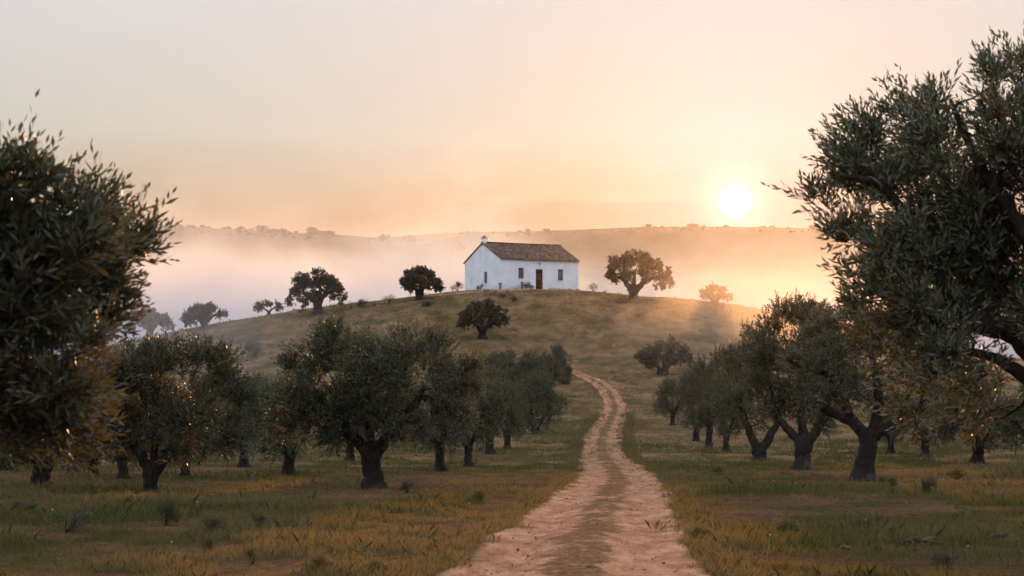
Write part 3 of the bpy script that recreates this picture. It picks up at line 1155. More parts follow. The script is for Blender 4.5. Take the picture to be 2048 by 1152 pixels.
near_olive(21, -560, 10.5,
           [(100, 385, 75), (40, 355, 75), (190, 425, 85), (262, 425, 45), (120, 480, 120), (20, 460, 140), (170, 550, 70), (240, 490, 24),
            (60, 620, 140), (130, 730, 110), (190, 680, 46), (30, 735, 80), (95, 305, 22), (235, 345, 26), (265, 400, 24), (262, 465, 20), (280, 415, 16), (250, 440, 28),
            (205, 740, 36), (130, 765, 40), (185, 300, 28), (140, 285, 24), (232, 335, 26), (265, 325, 18), (305, 375, 18), (250, 480, 36), (265, 540, 26), (268, 610, 26), (230, 680, 36), (-120, 350, 170), (-150, 600, 200), (-330, 450, 200), (-300, 720, 160), (-600, 300, 240), (-850, 450, 260), (-1050, 620, 220), (-700, 700, 220)],
           (-555, 800), [([(-380, 700), (-150, 640), (20, 545), (110, 460), (200, 420)], .13, .018), ([(-250, 720), (-60, 700), (60, 640), (170, 600)], .09, .015),
                         ([(-500, 600), (-300, 430), (-120, 330), (60, 300)], .12, .02), ([(-700, 650), (-850, 500), (-950, 420)], .13, .03)],
           .20, 'olive bough with long single leaves reaching in over the grove, its trunk out of sight', (.068, .015), 5, 9, 10, .6, .0018, .19, .05, (-66, 108))
near_olive(22, 2390, 16.0,
           [(1650, 265, 52), (1715, 225, 58), (1628, 335, 40), (1690, 310, 62), (1740, 340, 50), (1770, 240, 50), (1765, 290, 80), (1775, 185, 36), (1855, 130, 46), (1845, 230, 90), (1945, 120, 44), (2015, 75, 34),
            (2030, 165, 66), (1950, 240, 100), (2050, 310, 120), (1860, 350, 90), (1680, 415, 42), (1642, 430, 20), (1725, 470, 66), (1680, 520, 50), (1655, 560, 36), (1810, 490, 110),
            (1930, 440, 130), (2040, 500, 130), (1745, 590, 84), (1690, 640, 50), (1850, 620, 100), (1780, 700, 74), (1820, 760, 50), (1890, 725, 55), (1960, 570, 80), (1935, 770, 30), (1870, 420, 90), (1900, 520, 100), (1960, 350, 90), (1990, 610, 50), (1800, 380, 60),
            (2200, 300, 200), (2250, 550, 180), (2400, 400, 220), (2200, 100, 130), (2550, 250, 200), (2650, 480, 200)],
           (2380, 850), [([(2220, 800), (2080, 720), (2020, 665), (1950, 640), (1880, 560), (1820, 440), (1760, 372), (1680, 350)], .12, .015),
                         ([(2200, 640), (2060, 480), (1960, 330), (1900, 200)], .11, .015), ([(2120, 800), (2040, 745), (1985, 715), (1900, 700), (1800, 690)], .075, .015),
                         ([(2450, 600), (2550, 400), (2600, 300)], .16, .04)],
           .26, 'big dark olive overhanging beside the low sun, leafy branch tips against the sky', (.078, .017), 8, 10, 11, .85, .0025, .22, .04, (52, 50))

# ------------------------------------------------------------------ the rest of the grove
P = [proto_olive(31, 'olive'), proto_olive(32, 'olive'), proto_olive(33, 'olive'), proto_olive(34, 'olive')]
used = set()
# base px, crown left, crown right, crown top, prototype, turn, label
GROVE = [
    ((82, 976), -70, 200, 770, 0, .4, 'olive with low forked trunk right under the overhanging bough'),
    ((12, 942), -90, 110, 790, 1, 2.0, 'olive half cut off by the edge of the picture, thin trunk behind the forked one'),
    ((186, 950), 110, 260, 800, 2, 1.0, 'small olive with leaning trunk between two bigger forked trunks'),
    ((246, 958), 170, 330, 790, 3, 4.1, 'olive whose short stump-like trunk shows left of the Y-shaped one'),
    ((370, 957), 300, 450, 790, 1, 5.0, 'small olive behind the wide low crown, slim V-shaped trunk'),
    ((488, 935), 430, 560, 755, 0, 2.6, 'olive with a leaning bare trunk in the gap between the two broad crowns'),
    ((577, 950), 480, 660, 765, 3, .9, 'olive with V-shaped trunk under the left side of the broadest crown'),
    ((700, 923), 640, 760, 780, 2, 3.3, 'far olive with a straight dark trunk seen beneath the broadest crown'),
    ((880, 943), 820, 975, 742, 2, 5.2, 'olive with pale split trunk at the right side of the broadest crown'),
    ((937, 933), 885, 1010, 748, 0, 1.4, 'golden-leaved olive leading the row that runs up the left of the track'),
    ((979, 908), 940, 1060, 742, 1, .2, 'full olive second in the row left of the track, dark short trunk'),
    ((1014, 897), 1000, 1096, 765, 3, 2.2, 'olive with thin trunk third in the row left of the track'),
    ((1070, 868), 1030, 1126, 748, 2, 4.4, 'rounded olive at the bend of the track, trunk hidden'),
    ((1050, 815), 1010, 1085, 715, 0, 3.0, 'grey-green olive above the bend of the track'),
    ((1085, 800), 1045, 1122, 712, 1, 1.9, 'olive standing against the foot of the hill left of the track'),
    ((1010, 800), 955, 1060, 702, 3, 5.7, 'misty olive at the foot of the hill above the row'),
    ((1110, 760), 1084, 1134, 692, 2, .6, 'small dark olive where the track slips behind the trees'),
    ((1132, 768), 1116, 1140, 733, 0, 2.9, 'tiny round olive bush touching the edge of the track'),
    ((520, 880), 470, 580, 760, 1, 3.9, 'pale misty olive between the crowns at the hill foot'),
    ((440, 905), 380, 500, 742, 2, 2.4, 'hazy olive deep in the grove behind the low wide crown'),
    ((1452, 904), 1408, 1502, 742, 1, 4.6, 'olive with stout straight trunk behind the split-trunk tree'),
    ((1418, 896), 1352, 1446, 722, 0, .1, 'round-topped olive near the far end of the row right of the track'),
    ((1392, 882), 1356, 1440, 745, 3, 1.2, 'slim-trunked olive partly behind the round-topped one'),
    ((1345, 850), 1297, 1366, 758, 2, 3.5, 'small pale olive closing the row beside the track'),
    ((1955, 928), 1876, 2050, 752, 1, 2.7, 'grey-leaved olive with Y-shaped trunk under the hanging bough'),
    ((1852, 914), 1800, 1915, 780, 3, 4.9, 'small olive with straight trunk between the stout trunk and the grey-leaved tree'),
    ((1781, 908), 1740, 1835, 790, 0, 5.5, 'far slender forked olive seen beside the stout trunk'),
    ((2075, 935), 1990, 2170, 760, 2, .8, 'olive cut off by the picture edge beyond the grey-leaved tree'),
    ((1905, 880), 1870, 1945, 800, 1, 1.5, 'misty olive far off in the gap beyond the row'),
    ((2010, 885), 1965, 2060, 795, 3, 2.1, 'faint grey olive in the mist near the picture edge'),
    ((130, 905), 80, 200, 780, 1, .7, 'misty olive far back behind the overhanging bough'),
]
for k, (bp, x0, x1, top, pi, rz, lab) in enumerate(GROVE):
    o = P[pi] if pi not in used else copy_tree(P[pi])
    used.add(pi)
    o['label'] = lab
    fit(o, at(*bp), x0, x1, top, 3.7 if bp[1] < 880 and bp[0] < 1140 else 4.3, 4.5, rz, .8 if bp[1] < 880 and bp[0] < 1140 else 0.0)


# ------------------------------------------------------------------ holm oaks on the hill
def oak(seed, base_px, lobes, fork_px, limbs_px, base_r, label, dist=None, shoots=10, leafs=(.22, .15), per=9, cat='oak tree'):
    rng = np.random.default_rng(seed)
    if dist:
        x = (base_px[0] - 1024) * dist / FPX
        base = np.array([x, dist, float(height(x, dist))])
    else:
        base = at(*base_px)
    d = base[1]
    real = HOR - (base[2] - EYE) * FPX / d
    dy = real - base_px[1]
    lift = 3.5 if base_px[0] in (635, 839, 1267, 965) else 1.0
    sh = lambda p: (p[0], p[1] + dy - lift, *p[2:])
    root = empty('oak_tree', base)
    tag(root, label, cat, 'oaks scattered over the hill')
    lb = px_lobes([sh(l) for l in lobes], base, rng, .8)
    for l in list(lb):
        if rng.uniform() < .6:
            lb.append((l[0] * .75, -l[1], l[2], l[3] * .95))
    cl, rr = lobes_to_clusters(lb, per, rng, np.mean([l[3] for l in lb]))

    def loc(px, py):
        return off(px, py + dy, d) - base
    limbs = [([loc(*p) for p in pts], r0, r1) for pts, r0, r1 in limbs_px]
    trunk_mesh(base_r, loc(*fork_px), limbs, cl, root, rng, twig=.03, flare=1.5)
    crown_mesh('crown', cl, rr * .72, np.array([0, 0, np.percentile(cl[:, 2], 20)]), M['oak_leaf'], root, rng, shoots, 7, leafs[0], leafs[1], .34, .1, 0, .15, .2, .3, 1.2, 0.0)
    return root


oak(41, (635, 603), [(597, 562, 20), (583, 577, 13), (608, 543, 20), (640, 536, 20), (668, 545, 19), (681, 562, 15), (657, 560, 20), (625, 568, 15), (682, 578, 9), (606, 583, 9)],
    (637, 583), [([(626, 573), (608, 562)], .42, .14), ([(648, 566), (668, 556)], .40, .14), ([(640, 560), (640, 545)], .3, .1)], .46,
    'large spreading oak with umbrella crown on the left shoulder of the hill', 251)
oak(42, (839, 571), [(812, 542, 12), (822, 527, 14), (842, 520, 14), (860, 526, 13), (872, 540, 12), (850, 540, 14), (818, 550, 8), (878, 550, 6), (832, 536, 10)],
    (839, 558), [([(830, 548), (820, 540)], .32, .1), ([(848, 548), (862, 540)], .32, .1), ([(840, 542), (842, 530)], .26, .09)], .40,
    'neat round oak on the skyline left of the farmhouse', 254)
oak(43, (1267, 586), [(1226, 527, 16), (1236, 511, 18), (1258, 503, 17), (1286, 503, 18), (1309, 515, 17), (1331, 535, 15), (1320, 552, 12), (1290, 533, 19), (1252, 533, 16), (1224, 541, 12), (1340, 550, 7)],
    (1266, 565), [([(1254, 548), (1240, 535)], .42, .14), ([(1282, 549), (1305, 537)], .44, .15), ([(1268, 545), (1270, 522)], .32, .1)], .50,
    'tallest oak on the skyline right of the farmhouse, glowing orange in the sunrise', 252)
oak(44, (965, 677), [(935, 640, 20), (924, 650, 12), (950, 622, 20), (976, 618, 18), (1000, 632, 15), (986, 641, 20), (960, 645, 17), (1008, 645, 8)],
    (965, 662), [([(952, 650), (938, 640)], .3, .1), ([(978, 650), (992, 640)], .3, .1), ([(965, 640), (964, 625)], .26, .1)], .38,
    'lone dark oak on the hillside just below the farmhouse')
oak(45, (1325, 750), [(1290, 711, 18), (1301, 722, 14), (1320, 700, 18), (1345, 692, 16), (1366, 706, 18), (1340, 716, 19), (1376, 720, 10)],
    (1326, 744), [([(1315, 732), (1300, 718)], .26, .09), ([(1337, 732), (1358, 716)], .28, .09), ([(1328, 728), (1330, 706)], .26, .09)], .42,
    'oak branching into several stems near the ground, in the mist right of the track')
oak(46, (1430, 608), [(1409, 589, 10), (1424, 580, 12), (1443, 584, 11), (1455, 595, 8), (1432, 595, 12)],
    (1430, 602), [([(1420, 595), (1412, 588)], .2, .08), ([(1440, 595), (1448, 588)], .2, .08)], .3,
    'small orange-lit oak fading into the fog on the right slope', 256, 5)
oak(47, (408, 645), [(380, 625, 16), (371, 633, 11), (395, 612, 16), (421, 608, 14), (441, 622, 13), (411, 625, 16)],
    (408, 634), [([(396, 626), (385, 618)], .28, .1), ([(420, 626), (432, 618)], .28, .1), ([(408, 620), (410, 610)], .2, .1)], .36,
    'greyish oak in thin fog low on the left slope', 256, 11)
oak(48, (538, 617), [(519, 603, 11), (534, 597, 9), (555, 603, 9)], (538, 610), [([(528, 605), (520, 600)], .14, .05), ([(546, 605), (554, 600)], .14, .05)], .18,
    'small pale half-bare oak on the skyline of the left slope', 262, 7)
oak(49, (300, 690), [(275, 655, 18), (300, 646, 20), (325, 655, 16), (336, 666, 9), (264, 671, 12), (300, 664, 16)],
    (300, 676), [([(288, 666), (276, 656)], .28, .1), ([(312, 666), (322, 656)], .28, .1)], .38,
    'fog-dimmed oak at the bottom of the left slope beside the hanging bough', 262, 11)


# ------------------------------------------------------------------ shrubs
def proto_shrub(seed, mat, stems=True, sparse=1.0, ll=.05, lw=.022, up=.7):
    rng = np.random.default_rng(seed)
    root = empty('shrub', (0, 0, 0))
    lob = [(rng.uniform(-.3, .3), rng.uniform(-.3, .3), rng.uniform(.12, .45), rng.uniform(.18, .28)) for _ in range(7)]
    cl, rr = lobes_to_clusters(lob, 8, rng, .24)
    crown_mesh('foliage', cl, rr, np.array([0, 0, 0.0]), mat, root, rng, max(3, int(7 * sparse)), 9, ll, lw, .20, up, .002, .3, 0, .3, .7, .06)
    mb = MB()
    for k in range(9):
        c = cl[rng.integers(len(cl))]
        mb.tube(bez((rng.uniform(-.06, .06), rng.uniform(-.06, .06), -.1), c, (0, 0, .08), 5), [.014, .012, .01, .007, .004], 5, False)
    mb.build('stems', M['bark'], root)
    return root


SP = {'green': proto_shrub(61, M['shrub_leaf']), 'round': proto_shrub(62, M['shrub_leaf'], ll=.04), 'grey': proto_shrub(63, M['grey_leaf'], ll=.06, lw=.02),
      'dry': proto_shrub(64, M['shrub_leaf'], sparse=.45, ll=.05), 'blade': proto_shrub(65, M['grass'], ll=.12, lw=.012, up=1.4)}
sused = set()
SHRUBS = [
    # px, py of the foot, width px, height px, kind, label, distance override
    (725, 584, 30, 17, 'green', 'shrub on the skyline right of the largest spreading oak', 252),
    (775, 577, 30, 19, 'dry', 'straggly shrub on the skyline left of the neat round oak', 253),
    (703, 588, 9, 7, 'round', 'tiny dark bush on the skyline below the largest spreading oak', 252),
    (749, 582, 12, 8, 'round', 'little knob of a bush between two shrubs on the skyline', 252),
    (916, 577, 22, 20, 'round', 'dark rounded bush at the back corner of the farmhouse gable', 259),
    (904, 573, 14, 13, 'dry', 'thin dry bush further left of the farmhouse gable', 260),
    (960, 577, 16, 12, 'grey', 'pale low plant against the farmhouse gable wall', 258),
    (1052, 581, 30, 15, 'grey', 'wide grey bush at the farmhouse wall left of the door', 256.6),
    (1063, 581, 16, 9, 'round', 'small olive-green bush next to the farmhouse door', 256.8),
    (1187, 569, 24, 17, 'dry', 'see-through twiggy bush right of the farmhouse', 258),
    (1208, 572, 12, 6, 'dry', 'sprawling dry plant between twiggy bush and tallest oak', 257),
    (420, 699, 62, 32, 'green', 'wide misty shrub low on the left hillside', None),
    (505, 716, 50, 34, 'round', 'rounded misty shrub on the left hillside above the grove', None),
    (455, 690, 40, 18, 'dry', 'faint flat bush between the two misty hillside shrubs', None),
    (600, 625, 30, 8, 'green', 'low dark scrub below the largest spreading oak', None),
    (860, 612, 34, 10, 'green', 'low scrub patch on the hillside below the neat round oak', None),
    (1005, 596, 26, 9, 'round', 'dark low bush on the bank in front of the farmhouse', None),
    (1026, 603, 24, 9, 'green', 'scrubby plant just below the dark low bush on the bank', None),
    (1272, 634, 40, 10, 'green', 'low scrub on the slope beneath the tallest oak', None),
    (1236, 605, 30, 8, 'round', 'flat bush on the slope left below the tallest oak', None),
    (130, 1066, 120, 52, 'dry', 'brown wiry shrub in the meadow near the left edge', None),
    (62, 1035, 80, 34, 'green', 'low green shrub at the left edge of the meadow', None),
    (330, 1052, 64, 54, 'green', 'upright green shrub in the left meadow', None),
    (425, 1074, 66, 46, 'round', 'dark bushy shrub in the left meadow, broadest of its cluster', None),
    (415, 1112, 40, 42, 'round', 'small blackish bush in front of the dark bushy shrub', None),
    (527, 1062, 48, 36, 'green', 'feathery green weed shrub in the middle of the left meadow', None),
    (503, 1130, 36, 38, 'round', 'dark ball-shaped clump in the meadow near the bottom edge', None),
    (640, 1148, 80, 40, 'blade', 'bright green grassy clump at the bottom edge of the meadow', None),
    (750, 1148, 70, 30, 'blade', 'second green grassy clump nearer the track at the bottom edge', None),
    (815, 986, 40, 26, 'green', 'weed clump right of the broadest olive trunk', None),
    (960, 1004, 60, 26, 'blade', 'tall green grass clump beside the left edge of the track', None),
    (1785, 974, 30, 20, 'green', 'weeds growing at the foot of the stout olive trunk', None),
    (1765, 968, 24, 16, 'round', 'dark sprout touching the stout olive trunk', None),
    (1850, 988, 50, 34, 'green', 'green shrub in the right meadow past the stout trunk', None),
    (1912, 960, 50, 24, 'blade', 'leafy clump in the sunlit right meadow', None),
    (1437, 948, 36, 16, 'blade', 'green tuft on the verge below the split-trunk olive', None),
    (1400, 1078, 60, 26, 'blade', 'green clump on the right verge of the track', None),
    (1570, 1068, 90, 30, 'blade', 'wide green grass clump in the right meadow', None),
    (1720, 1060, 80, 26, 'blade', 'green grass patch right of the wide clump', None),
    (1900, 1140, 80, 36, 'green', 'dark green weed in the bottom right corner near the rocks', None),
    (1097, 1122, 46, 12, 'blade', 'small dark tuft growing on the middle strip of the track', None),
    (1180, 1148, 56, 18, 'blade', 'lowest grass tuft on the middle strip of the track', None),
    (1195, 1078, 60, 12, 'dry', 'dry tuft on the middle strip of the track', None),
]
for k, (px, py, w, h, kind, lab, dist) in enumerate(SHRUBS):
    o = SP[kind] if kind not in sused else copy_tree(SP[kind])
    sused.add(kind)
    if dist:
        x = (px - 1024) * dist / FPX
        p = np.array([x, dist, float(height(x, dist))])
    else:
        p = at(px, py)
    tag(o, lab, 'shrub' if kind != 'blade' else 'grass clump', 'shrubs and weed clumps')
    o.name = 'shrub' if kind != 'blade' else 'grass_clump'
    o.location = p
    o.rotation_euler = (0, 0, k * 1.3)
    s = w * p[1] / FPX / 1.15
    o.scale = (s, s, h * p[1] / FPX / .72)

# young staked tree in the right meadow
rng = np.random.default_rng(71)
p = at(2030, 916)
root = empty('sapling', p)
tag(root, 'thin young sapling with a few leaves near the right edge of the meadow', 'sapling')
mb = MB()
mb.tube(bez((0, 0, -.1), (.1, 0, 1.75), (.05, 0, 0), 7), [.03, .028, .025, .022, .018, .012, .006], 6, False)
for k in range(6):
    z = .8 + k * .15
    mb.tube(bez((.05, 0, z), (.05 + rng.uniform(-.35, .35), rng.uniform(-.3, .3), z + .35), (0, 0, .05), 4), [.012, .009, .006, .003], 5, False)
mb.build('trunk', M['bark'], root)
cl = np.array([[.05 + rng.uniform(-.3, .3), rng.uniform(-.25, .25), rng.uniform(1.0, 1.9)] for _ in range(9)])
crown_mesh('crown', cl, np.full(9, .15), np.array([0, 0, 1.0]), M['olive_leaf'], root, rng, 4, 8, .09, .03, .25, .6, .002)

# rocks and clods
for k, (px, py, r, lab) in enumerate([
        (1845, 1092, .30, 'reddish clod of rock in the turned earth near the bottom right corner'),
        (2005, 1088, .34, 'dark boulder at the right edge of the turned earth'),
        (1760, 1082, .16, 'small stone lying left of the reddish clod'),
        (1470, 1120, .12, 'little stone on the right verge near the bottom edge'),
        (1690, 1100, .13, 'small reddish clod left of the other rocks in the turned earth')]):
    p = at(px, py)
    mb = MB()
    lumpy(mb, (0, 0, r * .10), r * .62, 80 + k, 22, (1.35, 1, .55), .6)
    o = mb.build('rock', M['rock'], smooth=False)
    o.location = p
    o.rotation_euler = (0, 0, k)
    tag(o, lab, 'rock', 'loose rocks in the meadow')


# ------------------------------------------------------------------ grass
def grass():
    rng = np.random.default_rng(91)
    N = 190000
    py = 860 + (1190 - 860) * rng.uniform(0, 1, N) ** .9
    D = np.clip(EYE * FPX / np.maximum(py - 860, 4), 24, 400)
    far = rng.uniform(0, 1, N) < .12
    D = np.where(far | (D > 150), rng.uniform(105, 258, N), D)
    D = D * rng.uniform(.97, 1.03, N)
    x = rng.uniform(-.285, .285, N) * D
    y = D
    u, hw = road_u(x, y)
    au = np.abs(u)
    n1 = fbm(x / 6, y / 11, 101, 3)
    n2 = fbm(x / 1.6, y / 2.6, 102, 3)
    edge = 1.0 + (fbm(x / 1.1, y / 2.0, 103, 2) - .5) * .5 - .28 * rng.uniform(0, 1, N) ** 4
    keep = au > edge
    med = (au < .10 + .26 * (fbm(x / .9, y / 3.0, 104, 2) - .32)) & (rng.uniform(0, 1, N) < .8)
    keep |= med
    # thin patches of bare earth
    keep &= (n2 > .40) | (rng.uniform(0, 1, N) < .3)
    earth = ((x - 6.4) / 3.4) ** 2 + ((y - 32.5) / 4.2) ** 2 + (fbm(x / 1.5, y / 2.5, 106, 3) - .5) * 2
    keep &= (earth > .9) | (rng.uniform(0, 1, N) < .18)
    keep &= ~((np.abs(x - 1 - (y - 262) * .0) < 9) & (y > 256))
    x, y, n1, n2, med, D = x[keep], y[keep], n1[keep], n2[keep], med[keep], D[keep]
    # the grassy strip between the wheel ruts
    K = 16000
    ym = 27 + 150 * rng.uniform(0, 1, K) ** 1.7
    cm, hm_ = np.interp(ym, _ry, _rc), np.interp(ym, _ry, _rh)
    um = rng.normal(0, .16, K) + (fbm(ym / 5, ym * 0, 108, 2) - .5) * .2
    xm = cm + um * hm_
    km = fbm(xm / .8, ym / 2.4, 109, 3) > .44
    xm, ym = xm[km], ym[km]
    # weedy verges
    K = 22000
    yv = 27 + 150 * rng.uniform(0, 1, K) ** 1.7
    cv, hv = np.interp(yv, _ry, _rc), np.interp(yv, _ry, _rh)
    xv = cv + hv * rng.choice([-1, 1], K) * (.90 + (fbm(yv / 1.4, yv * 0 + 7, 110, 3) - .5) * .35 + .35 * rng.uniform(0, 1, K))
    xm, ym = np.concatenate([xm, xv]), np.concatenate([ym, yv])
    isv = np.arange(len(xm)) >= len(xm) - K
    x, y, D = np.concatenate([x, xm]), np.concatenate([y, ym]), np.concatenate([D, ym])
    n1, n2 = np.concatenate([n1, np.full(len(xm), .5)]), np.concatenate([n2, np.where(isv, rng.uniform(.4, .6, len(xm)), .5)])
    med = np.concatenate([med, ~isv])
    N = len(x)
    B = 7
    tall = np.clip((n1 - .42) * 3, 0, 1)
    hgt = (.045 + .085 * tall + .09 * rng.uniform(0, 1, N) ** 4) * np.clip(.35 + 4.5 * (n2 - .38), .45, 1.9)
    hgt = np.where(med, hgt * .7, hgt)
    hgt = np.where(y > 120, hgt * 1.2, hgt)
    dryp = np.clip((.6 * fbm(x / 4.5, y / 8, 105, 3) + .4 * fbm(x / 11, y / 18, 107, 2) - .50) * 6.0 + np.clip((y - 110) / 60, 0, 1.0) + .1, 0, 1)
    dryp = np.where(med, np.clip(dryp + .35, 0, 1), dryp)
    uu_, _h = road_u(x, y)
    dryp = np.where((np.abs(uu_) < 1.35) & (np.abs(uu_) > .6), np.clip(dryp + rng.uniform(.1, .8, N), 0, 1), dryp)
    z = height(x, y) - .02
    sc = np.clip(D / 60, .8, 3.2)
    bx = np.repeat(np.stack([x, y, z], 1), B, 0) + rng.normal(0, 1, (N * B, 3)) * np.array([.07, .07, 0]) * np.repeat(sc, B)[:, None]
    hb = np.repeat(hgt, B) * rng.uniform(.5, 1.25, N * B)
    wb = np.repeat(np.maximum(.004, D * .00015), B) * rng.uniform(.7, 1.4, N * B)
    ang = rng.uniform(0, 6.28, N * B)
    lean = rng.uniform(.05, .75, N * B) * hb
    la = rng.uniform(0, 6.28, N * B)
    side = np.stack([np.cos(ang), np.sin(ang), 0 * ang], 1) * wb[:, None]
    mid = bx + np.stack([np.cos(la) * lean * .3, np.sin(la) * lean * .3, hb * .6], 1)
    tip = bx + np.stack([np.cos(la) * lean, np.sin(la) * lean, hb], 1)
    V = np.stack([bx - side, bx + side, mid + side * .7, tip, mid - side * .7], 1).reshape(-1, 3)
    F = np.arange(len(V)).reshape(-1, 5)
    tint = np.clip(np.repeat(dryp, B) * .95 + rng.normal(0, .22, N * B), 0, 1.25)
    tag(mesh_np('grass', V, F, M['grass'], tint=tint), kind='stuff')


grass()


def wildflowers():
    """pale seed heads and small flowers that catch the light"""
    rng = np.random.default_rng(95)
    N = 130
    D = rng.uniform(27, 95, N)
    x = rng.uniform(-.28, .28, N) * D
    u, _ = road_u(x, D)
    k = (np.abs(u) > 1.1) & (fbm(x / 3, D / 5, 111, 2) > .45)
    x, D = x[k], D[k]
    N = len(x)
    base = np.stack([x, D, height(x, D)], 1)
    h = rng.uniform(.12, .34, N)
    lean = rng.normal(0, .05, (N, 3)) * np.array([1, 1, 0])
    top = base + lean + np.stack([0 * h, 0 * h, h], 1)
    s = np.array([.004, 0, 0])
    V1 = np.stack([base - s, base + s, top + s, top - s], 1).reshape(-1, 3)
    r = rng.uniform(.006, .015, N)[:, None]
    e = np.array([[1, 0, 0], [0, 1, 0], [-1, 0, 0], [0, -1, 0], [0, 0, 1.6], [0, 0, -1.2]], float)
    V2 = (top[:, None] + e[None] * r[:, None]).reshape(-1, 3)
    b0 = np.arange(N)[:, None] * 6 + len(V1)
    tri = np.array([(0, 1, 4), (1, 2, 4), (2, 3, 4), (3, 0, 4), (1, 0, 5), (2, 1, 5), (3, 2, 5), (0, 3, 5)])
    F2 = (b0[:, None] + tri[None].reshape(1, 8, 3)).reshape(-1, 3)
    F1 = np.arange(len(V1)).reshape(-1, 4)
    midx = np.concatenate([np.zeros(len(F1), int), np.ones(len(F2), int)])
    tag(mesh_np('wildflowers', np.concatenate([V1, V2]), [F1, F2], [M['grass'], M['seed']], tint=np.ones(len(midx)), midx=midx), kind='stuff')


M['gravel'] = flat('gravel', (.19, .11, .07), .95, .4, 5)


def pebbles():
    """loose gravel and clods on and beside the track"""
    rng = np.random.default_rng(93)
    N = 1800
    D = 27 + 60 * rng.uniform(0, 1, N) ** 1.6
    c, h = np.interp(D, _ry, _rc), np.interp(D, _ry, _rh)
    x = c + h * rng.uniform(-1.25, 1.25, N)
    r = rng.uniform(.005, .011, N) + .025 * rng.uniform(0, 1, N) ** 14
    base = np.stack([x, D, height(x, D) + .03], 1)
    e = np.array([[1, 0, 0], [0, 1, 0], [-1, 0, 0], [0, -1, 0], [0, 0, .7], [0, 0, -.9]], float)
    V = (base[:, None] + e[None] * r[:, None, None] * rng.uniform(.6, 1.3, (N, 6, 1))).reshape(-1, 3)
    tri = np.array([(0, 1, 4), (1, 2, 4), (2, 3, 4), (3, 0, 4), (1, 0, 5), (2, 1, 5), (3, 2, 5), (0, 3, 5)])
    F = ((np.arange(N)[:, None] * 6)[:, None] + tri[None]).reshape(-1, 3)
    tag(mesh_np('gravel', V, F, M['gravel']), kind='stuff')


pebbles()
M['seed'] = flat('seed_head', (.55, .47, .36), .7, .2, 20)
wildflowers()


# ------------------------------------------------------------------ woods along the far crests
def far_wood():
    rng = np.random.default_rng(97)
    V = []
    for (xs, crest), dist, n in zip(RC, (1750, 2150), (220, 260)):
        lo, hi = (-420, 10) if dist == 1750 else (-60, 470)
        for k in range(n):
            x = rng.uniform(lo, hi)
            y = dist + rng.uniform(-60, 20)
            z = np.interp(x, xs, crest) - max(0, (dist - y)) * .16 - (y - dist if y > dist else 0) * .1
            if dist == 1750 and x > -140 and rng.uniform() < .3:
                continue
            r = rng.choice([1.0, 1.5, 2.2, 3.4], p=[.4, .3, .2, .1]) * (1 if dist == 1750 else .55)
            q = rng.normal(0, 1, (34, 3))
            q = norm(q) * (r * rng.uniform(.5, 1, (34, 1))) * np.array([1.5, 1.5, .5])
            c = np.array([x, y, z + r * .75]) + q
            a = norm(rng.normal(0, 1, (34, 3))) * r * .42
            b_ = norm(np.cross(a, rng.normal(0, 1, (34, 3)))) * r * .42
            V.append(np.stack([c - a - b_, c + a - b_, c + a + b_, c - a + b_], 1).reshape(-1, 3))
            t0 = np.array([x, y, z - 1.5])
            s = np.array([r * .1, 0, 0])
            V.append(np.array([t0 - s, t0 + s, t0 + s + [0, 0, r + 1.5], t0 - s + [0, 0, r + 1.5]]))
    V = np.concatenate(V)
    tag(mesh_np('far_woodland', V, np.arange(len(V)).reshape(-1, 4), M['oak_leaf'], tint=np.zeros(len(V) // 4)), kind='stuff')


far_wood()

# ------------------------------------------------------------------ morning fog in the valley and haze
def box_volume(name, x0, x1, y0, y1, z0, z1, mat):
    mb = MB()
    mb.box(x0, x1, y0, y1, z0, z1)
    return tag(mb.build(name, mat), kind='stuff')


def volume_material(name, col, aniso):
    m = bpy.data.materials.new(name)
    m.use_nodes = True
    t = m.node_tree
    t.nodes.remove(t.nodes['Principled BSDF'])
    nb = NB(t)
    pv = nb.n('ShaderNodeVolumePrincipled')
    pv.inputs['Color'].default_value = (*col, 1)
    pv.inputs['Anisotropy'].default_value = aniso
    t.links.new(pv.outputs[0], t.nodes['Material Output'].inputs['Volume'])
    return m, nb, pv


hm, nb, pv = volume_material('haze_air', (.97, .93, .90), .9)
pv.inputs['Density'].default_value = .0000027
box_volume('haze', -3200, 3200, -120, 3300, -45, 215, hm)

# the damp air over the valley is thicker than on the near side of the hill
vm, nb, pv = volume_material('valley_mist', (.97, .93, .90), .7)
pv.inputs['Density'].default_value = .000017
box_volume('mist', -1100, 1100, 268, 2600, -42, 195, vm)

fm, nb, pv = volume_material('valley_fog', (.46, .56, .68), .5)
pos = nb.n('ShaderNodeNewGeometry').outputs['Position']
sp = nb.n('ShaderNodeSeparateXYZ')
nb.put(sp.inputs[0], pos)
x, y, z = sp.outputs
n1 = nb.noise(nb.scaled(pos, (.006, .004, .012)), 1.0, 4, .55)
n2 = nb.noise(nb.scaled(pos, (.035, .02, .07)), 1.0, 4, .65)
# bank filling the valley behind the hill, ragged on top
top = nb.math('ADD', nb.lin(n1, .3, .7, 27, 38), nb.lin(n2, .3, .7, -11, 10))
top = nb.math('SUBTRACT', top, nb.smooth(x, 2, 18, 0, 5))
bank = nb.math('MULTIPLY', nb.smooth(z, top, nb.math('SUBTRACT', top, 13)), nb.smooth(nb.math('SUBTRACT', y, nb.smooth(x, 2, 18, 0, 70)), 286, 345))
bank = nb.math('MULTIPLY', bank, nb.smooth(y, 1250, 900))
dens = nb.math('MULTIPLY', bank, .017)
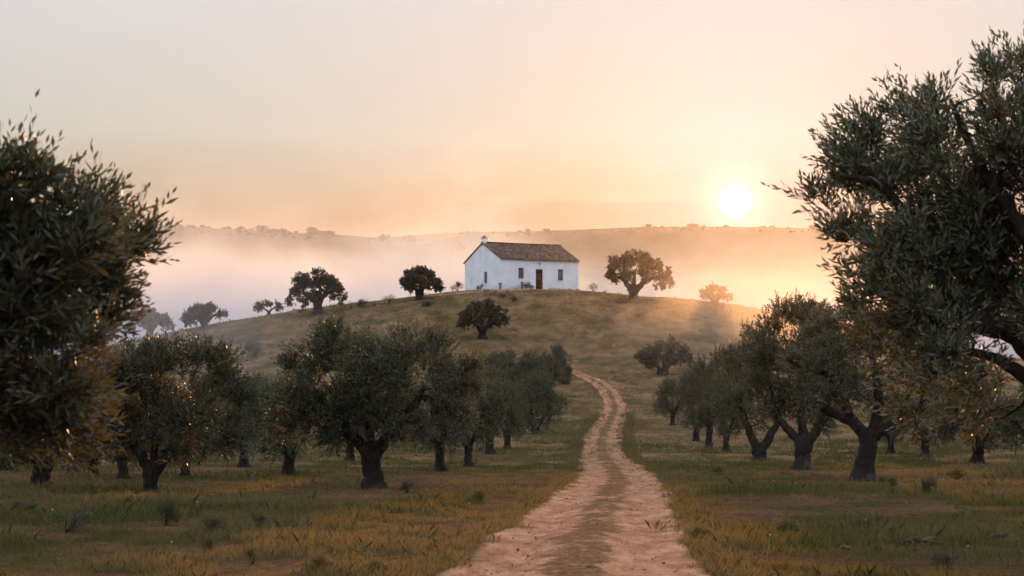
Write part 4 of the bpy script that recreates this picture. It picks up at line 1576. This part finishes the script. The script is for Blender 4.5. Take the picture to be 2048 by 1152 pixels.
# a thinner veil above the bank further out
top2 = nb.math('ADD', nb.lin(n1, .3, .7, 46, 60), nb.lin(n2, .3, .7, -8, 8))
veil_ = nb.math('MULTIPLY', nb.smooth(z, top2, nb.math('SUBTRACT', top2, 18)), nb.smooth(y, 420, 500))
dens = nb.math('ADD', dens, nb.math('MULTIPLY', nb.math('MULTIPLY', veil_, nb.smooth(y, 1250, 900)), .0028))
# thin ground mist among the trees and on the foot of the hill
low = nb.math('MULTIPLY', nb.math('EXPONENT', nb.math('DIVIDE', nb.math('MAXIMUM', z, 0.0), -4.5)), nb.smooth(y, 85, 190))
low = nb.math('MULTIPLY', low, nb.smooth(n2, .38, .66))
dens = nb.math('ADD', dens, nb.math('MULTIPLY', low, .0010))
pv.inputs['Density'].default_value = 0
nb.put(pv.inputs['Density'], dens)
box_volume('fog_bank', -520, 520, 80, 1300, -40, 110, fm)


# drifting patches of ground mist: over the right flank of the hill, and on its lower left slope
def drift(x0, x1, y0, y1, z0, z1, puffs, aniso, col):
    m_, nb, pv = volume_material('drifting_mist', col, aniso)
    pos = nb.n('ShaderNodeNewGeometry').outputs['Position']
    sp = nb.n('ShaderNodeSeparateXYZ')
    nb.put(sp.inputs[0], pos)
    wisp = nb.noise(nb.scaled(pos, (.05, .03, .12)), 1.0, 4, .65)
    total = None
    for cx, cy, cz, rx, ry, rz, amount in puffs:
        q = None
        for c, o_, r in zip(sp.outputs, (cx, cy, cz), (rx, ry, rz)):
            t_ = nb.math('POWER', nb.math('DIVIDE', nb.math('SUBTRACT', c, o_), r), 2.0)
            q = t_ if q is None else nb.math('ADD', q, t_)
        g_ = nb.math('MULTIPLY', nb.math('EXPONENT', nb.math('MULTIPLY', q, -1.0)), amount)
        total = g_ if total is None else nb.math('ADD', total, g_)
    nb.put(pv.inputs['Density'], nb.math('MULTIPLY', total, nb.smooth(wisp, .32, .62, .3, 1.0)))
    box_volume('mist', x0, x1, y0, y1, z0, z1, m_)


drift(-6, 62, 140, 268, 1, 27, [(25, 205, 11, 13, 32, 5, .0058), (30, 235, 13, 14, 18, 5, .003)], .6, (.98, .85, .70))
drift(-78, -8, 176, 340, -12, 28, [(-28, 214, 8, 14, 24, 5, .004), (-40, 256, 9, 13, 22, 7, .012), (-30, 300, 14, 18, 22, 8, .008)], .4, (.85, .87, .9))
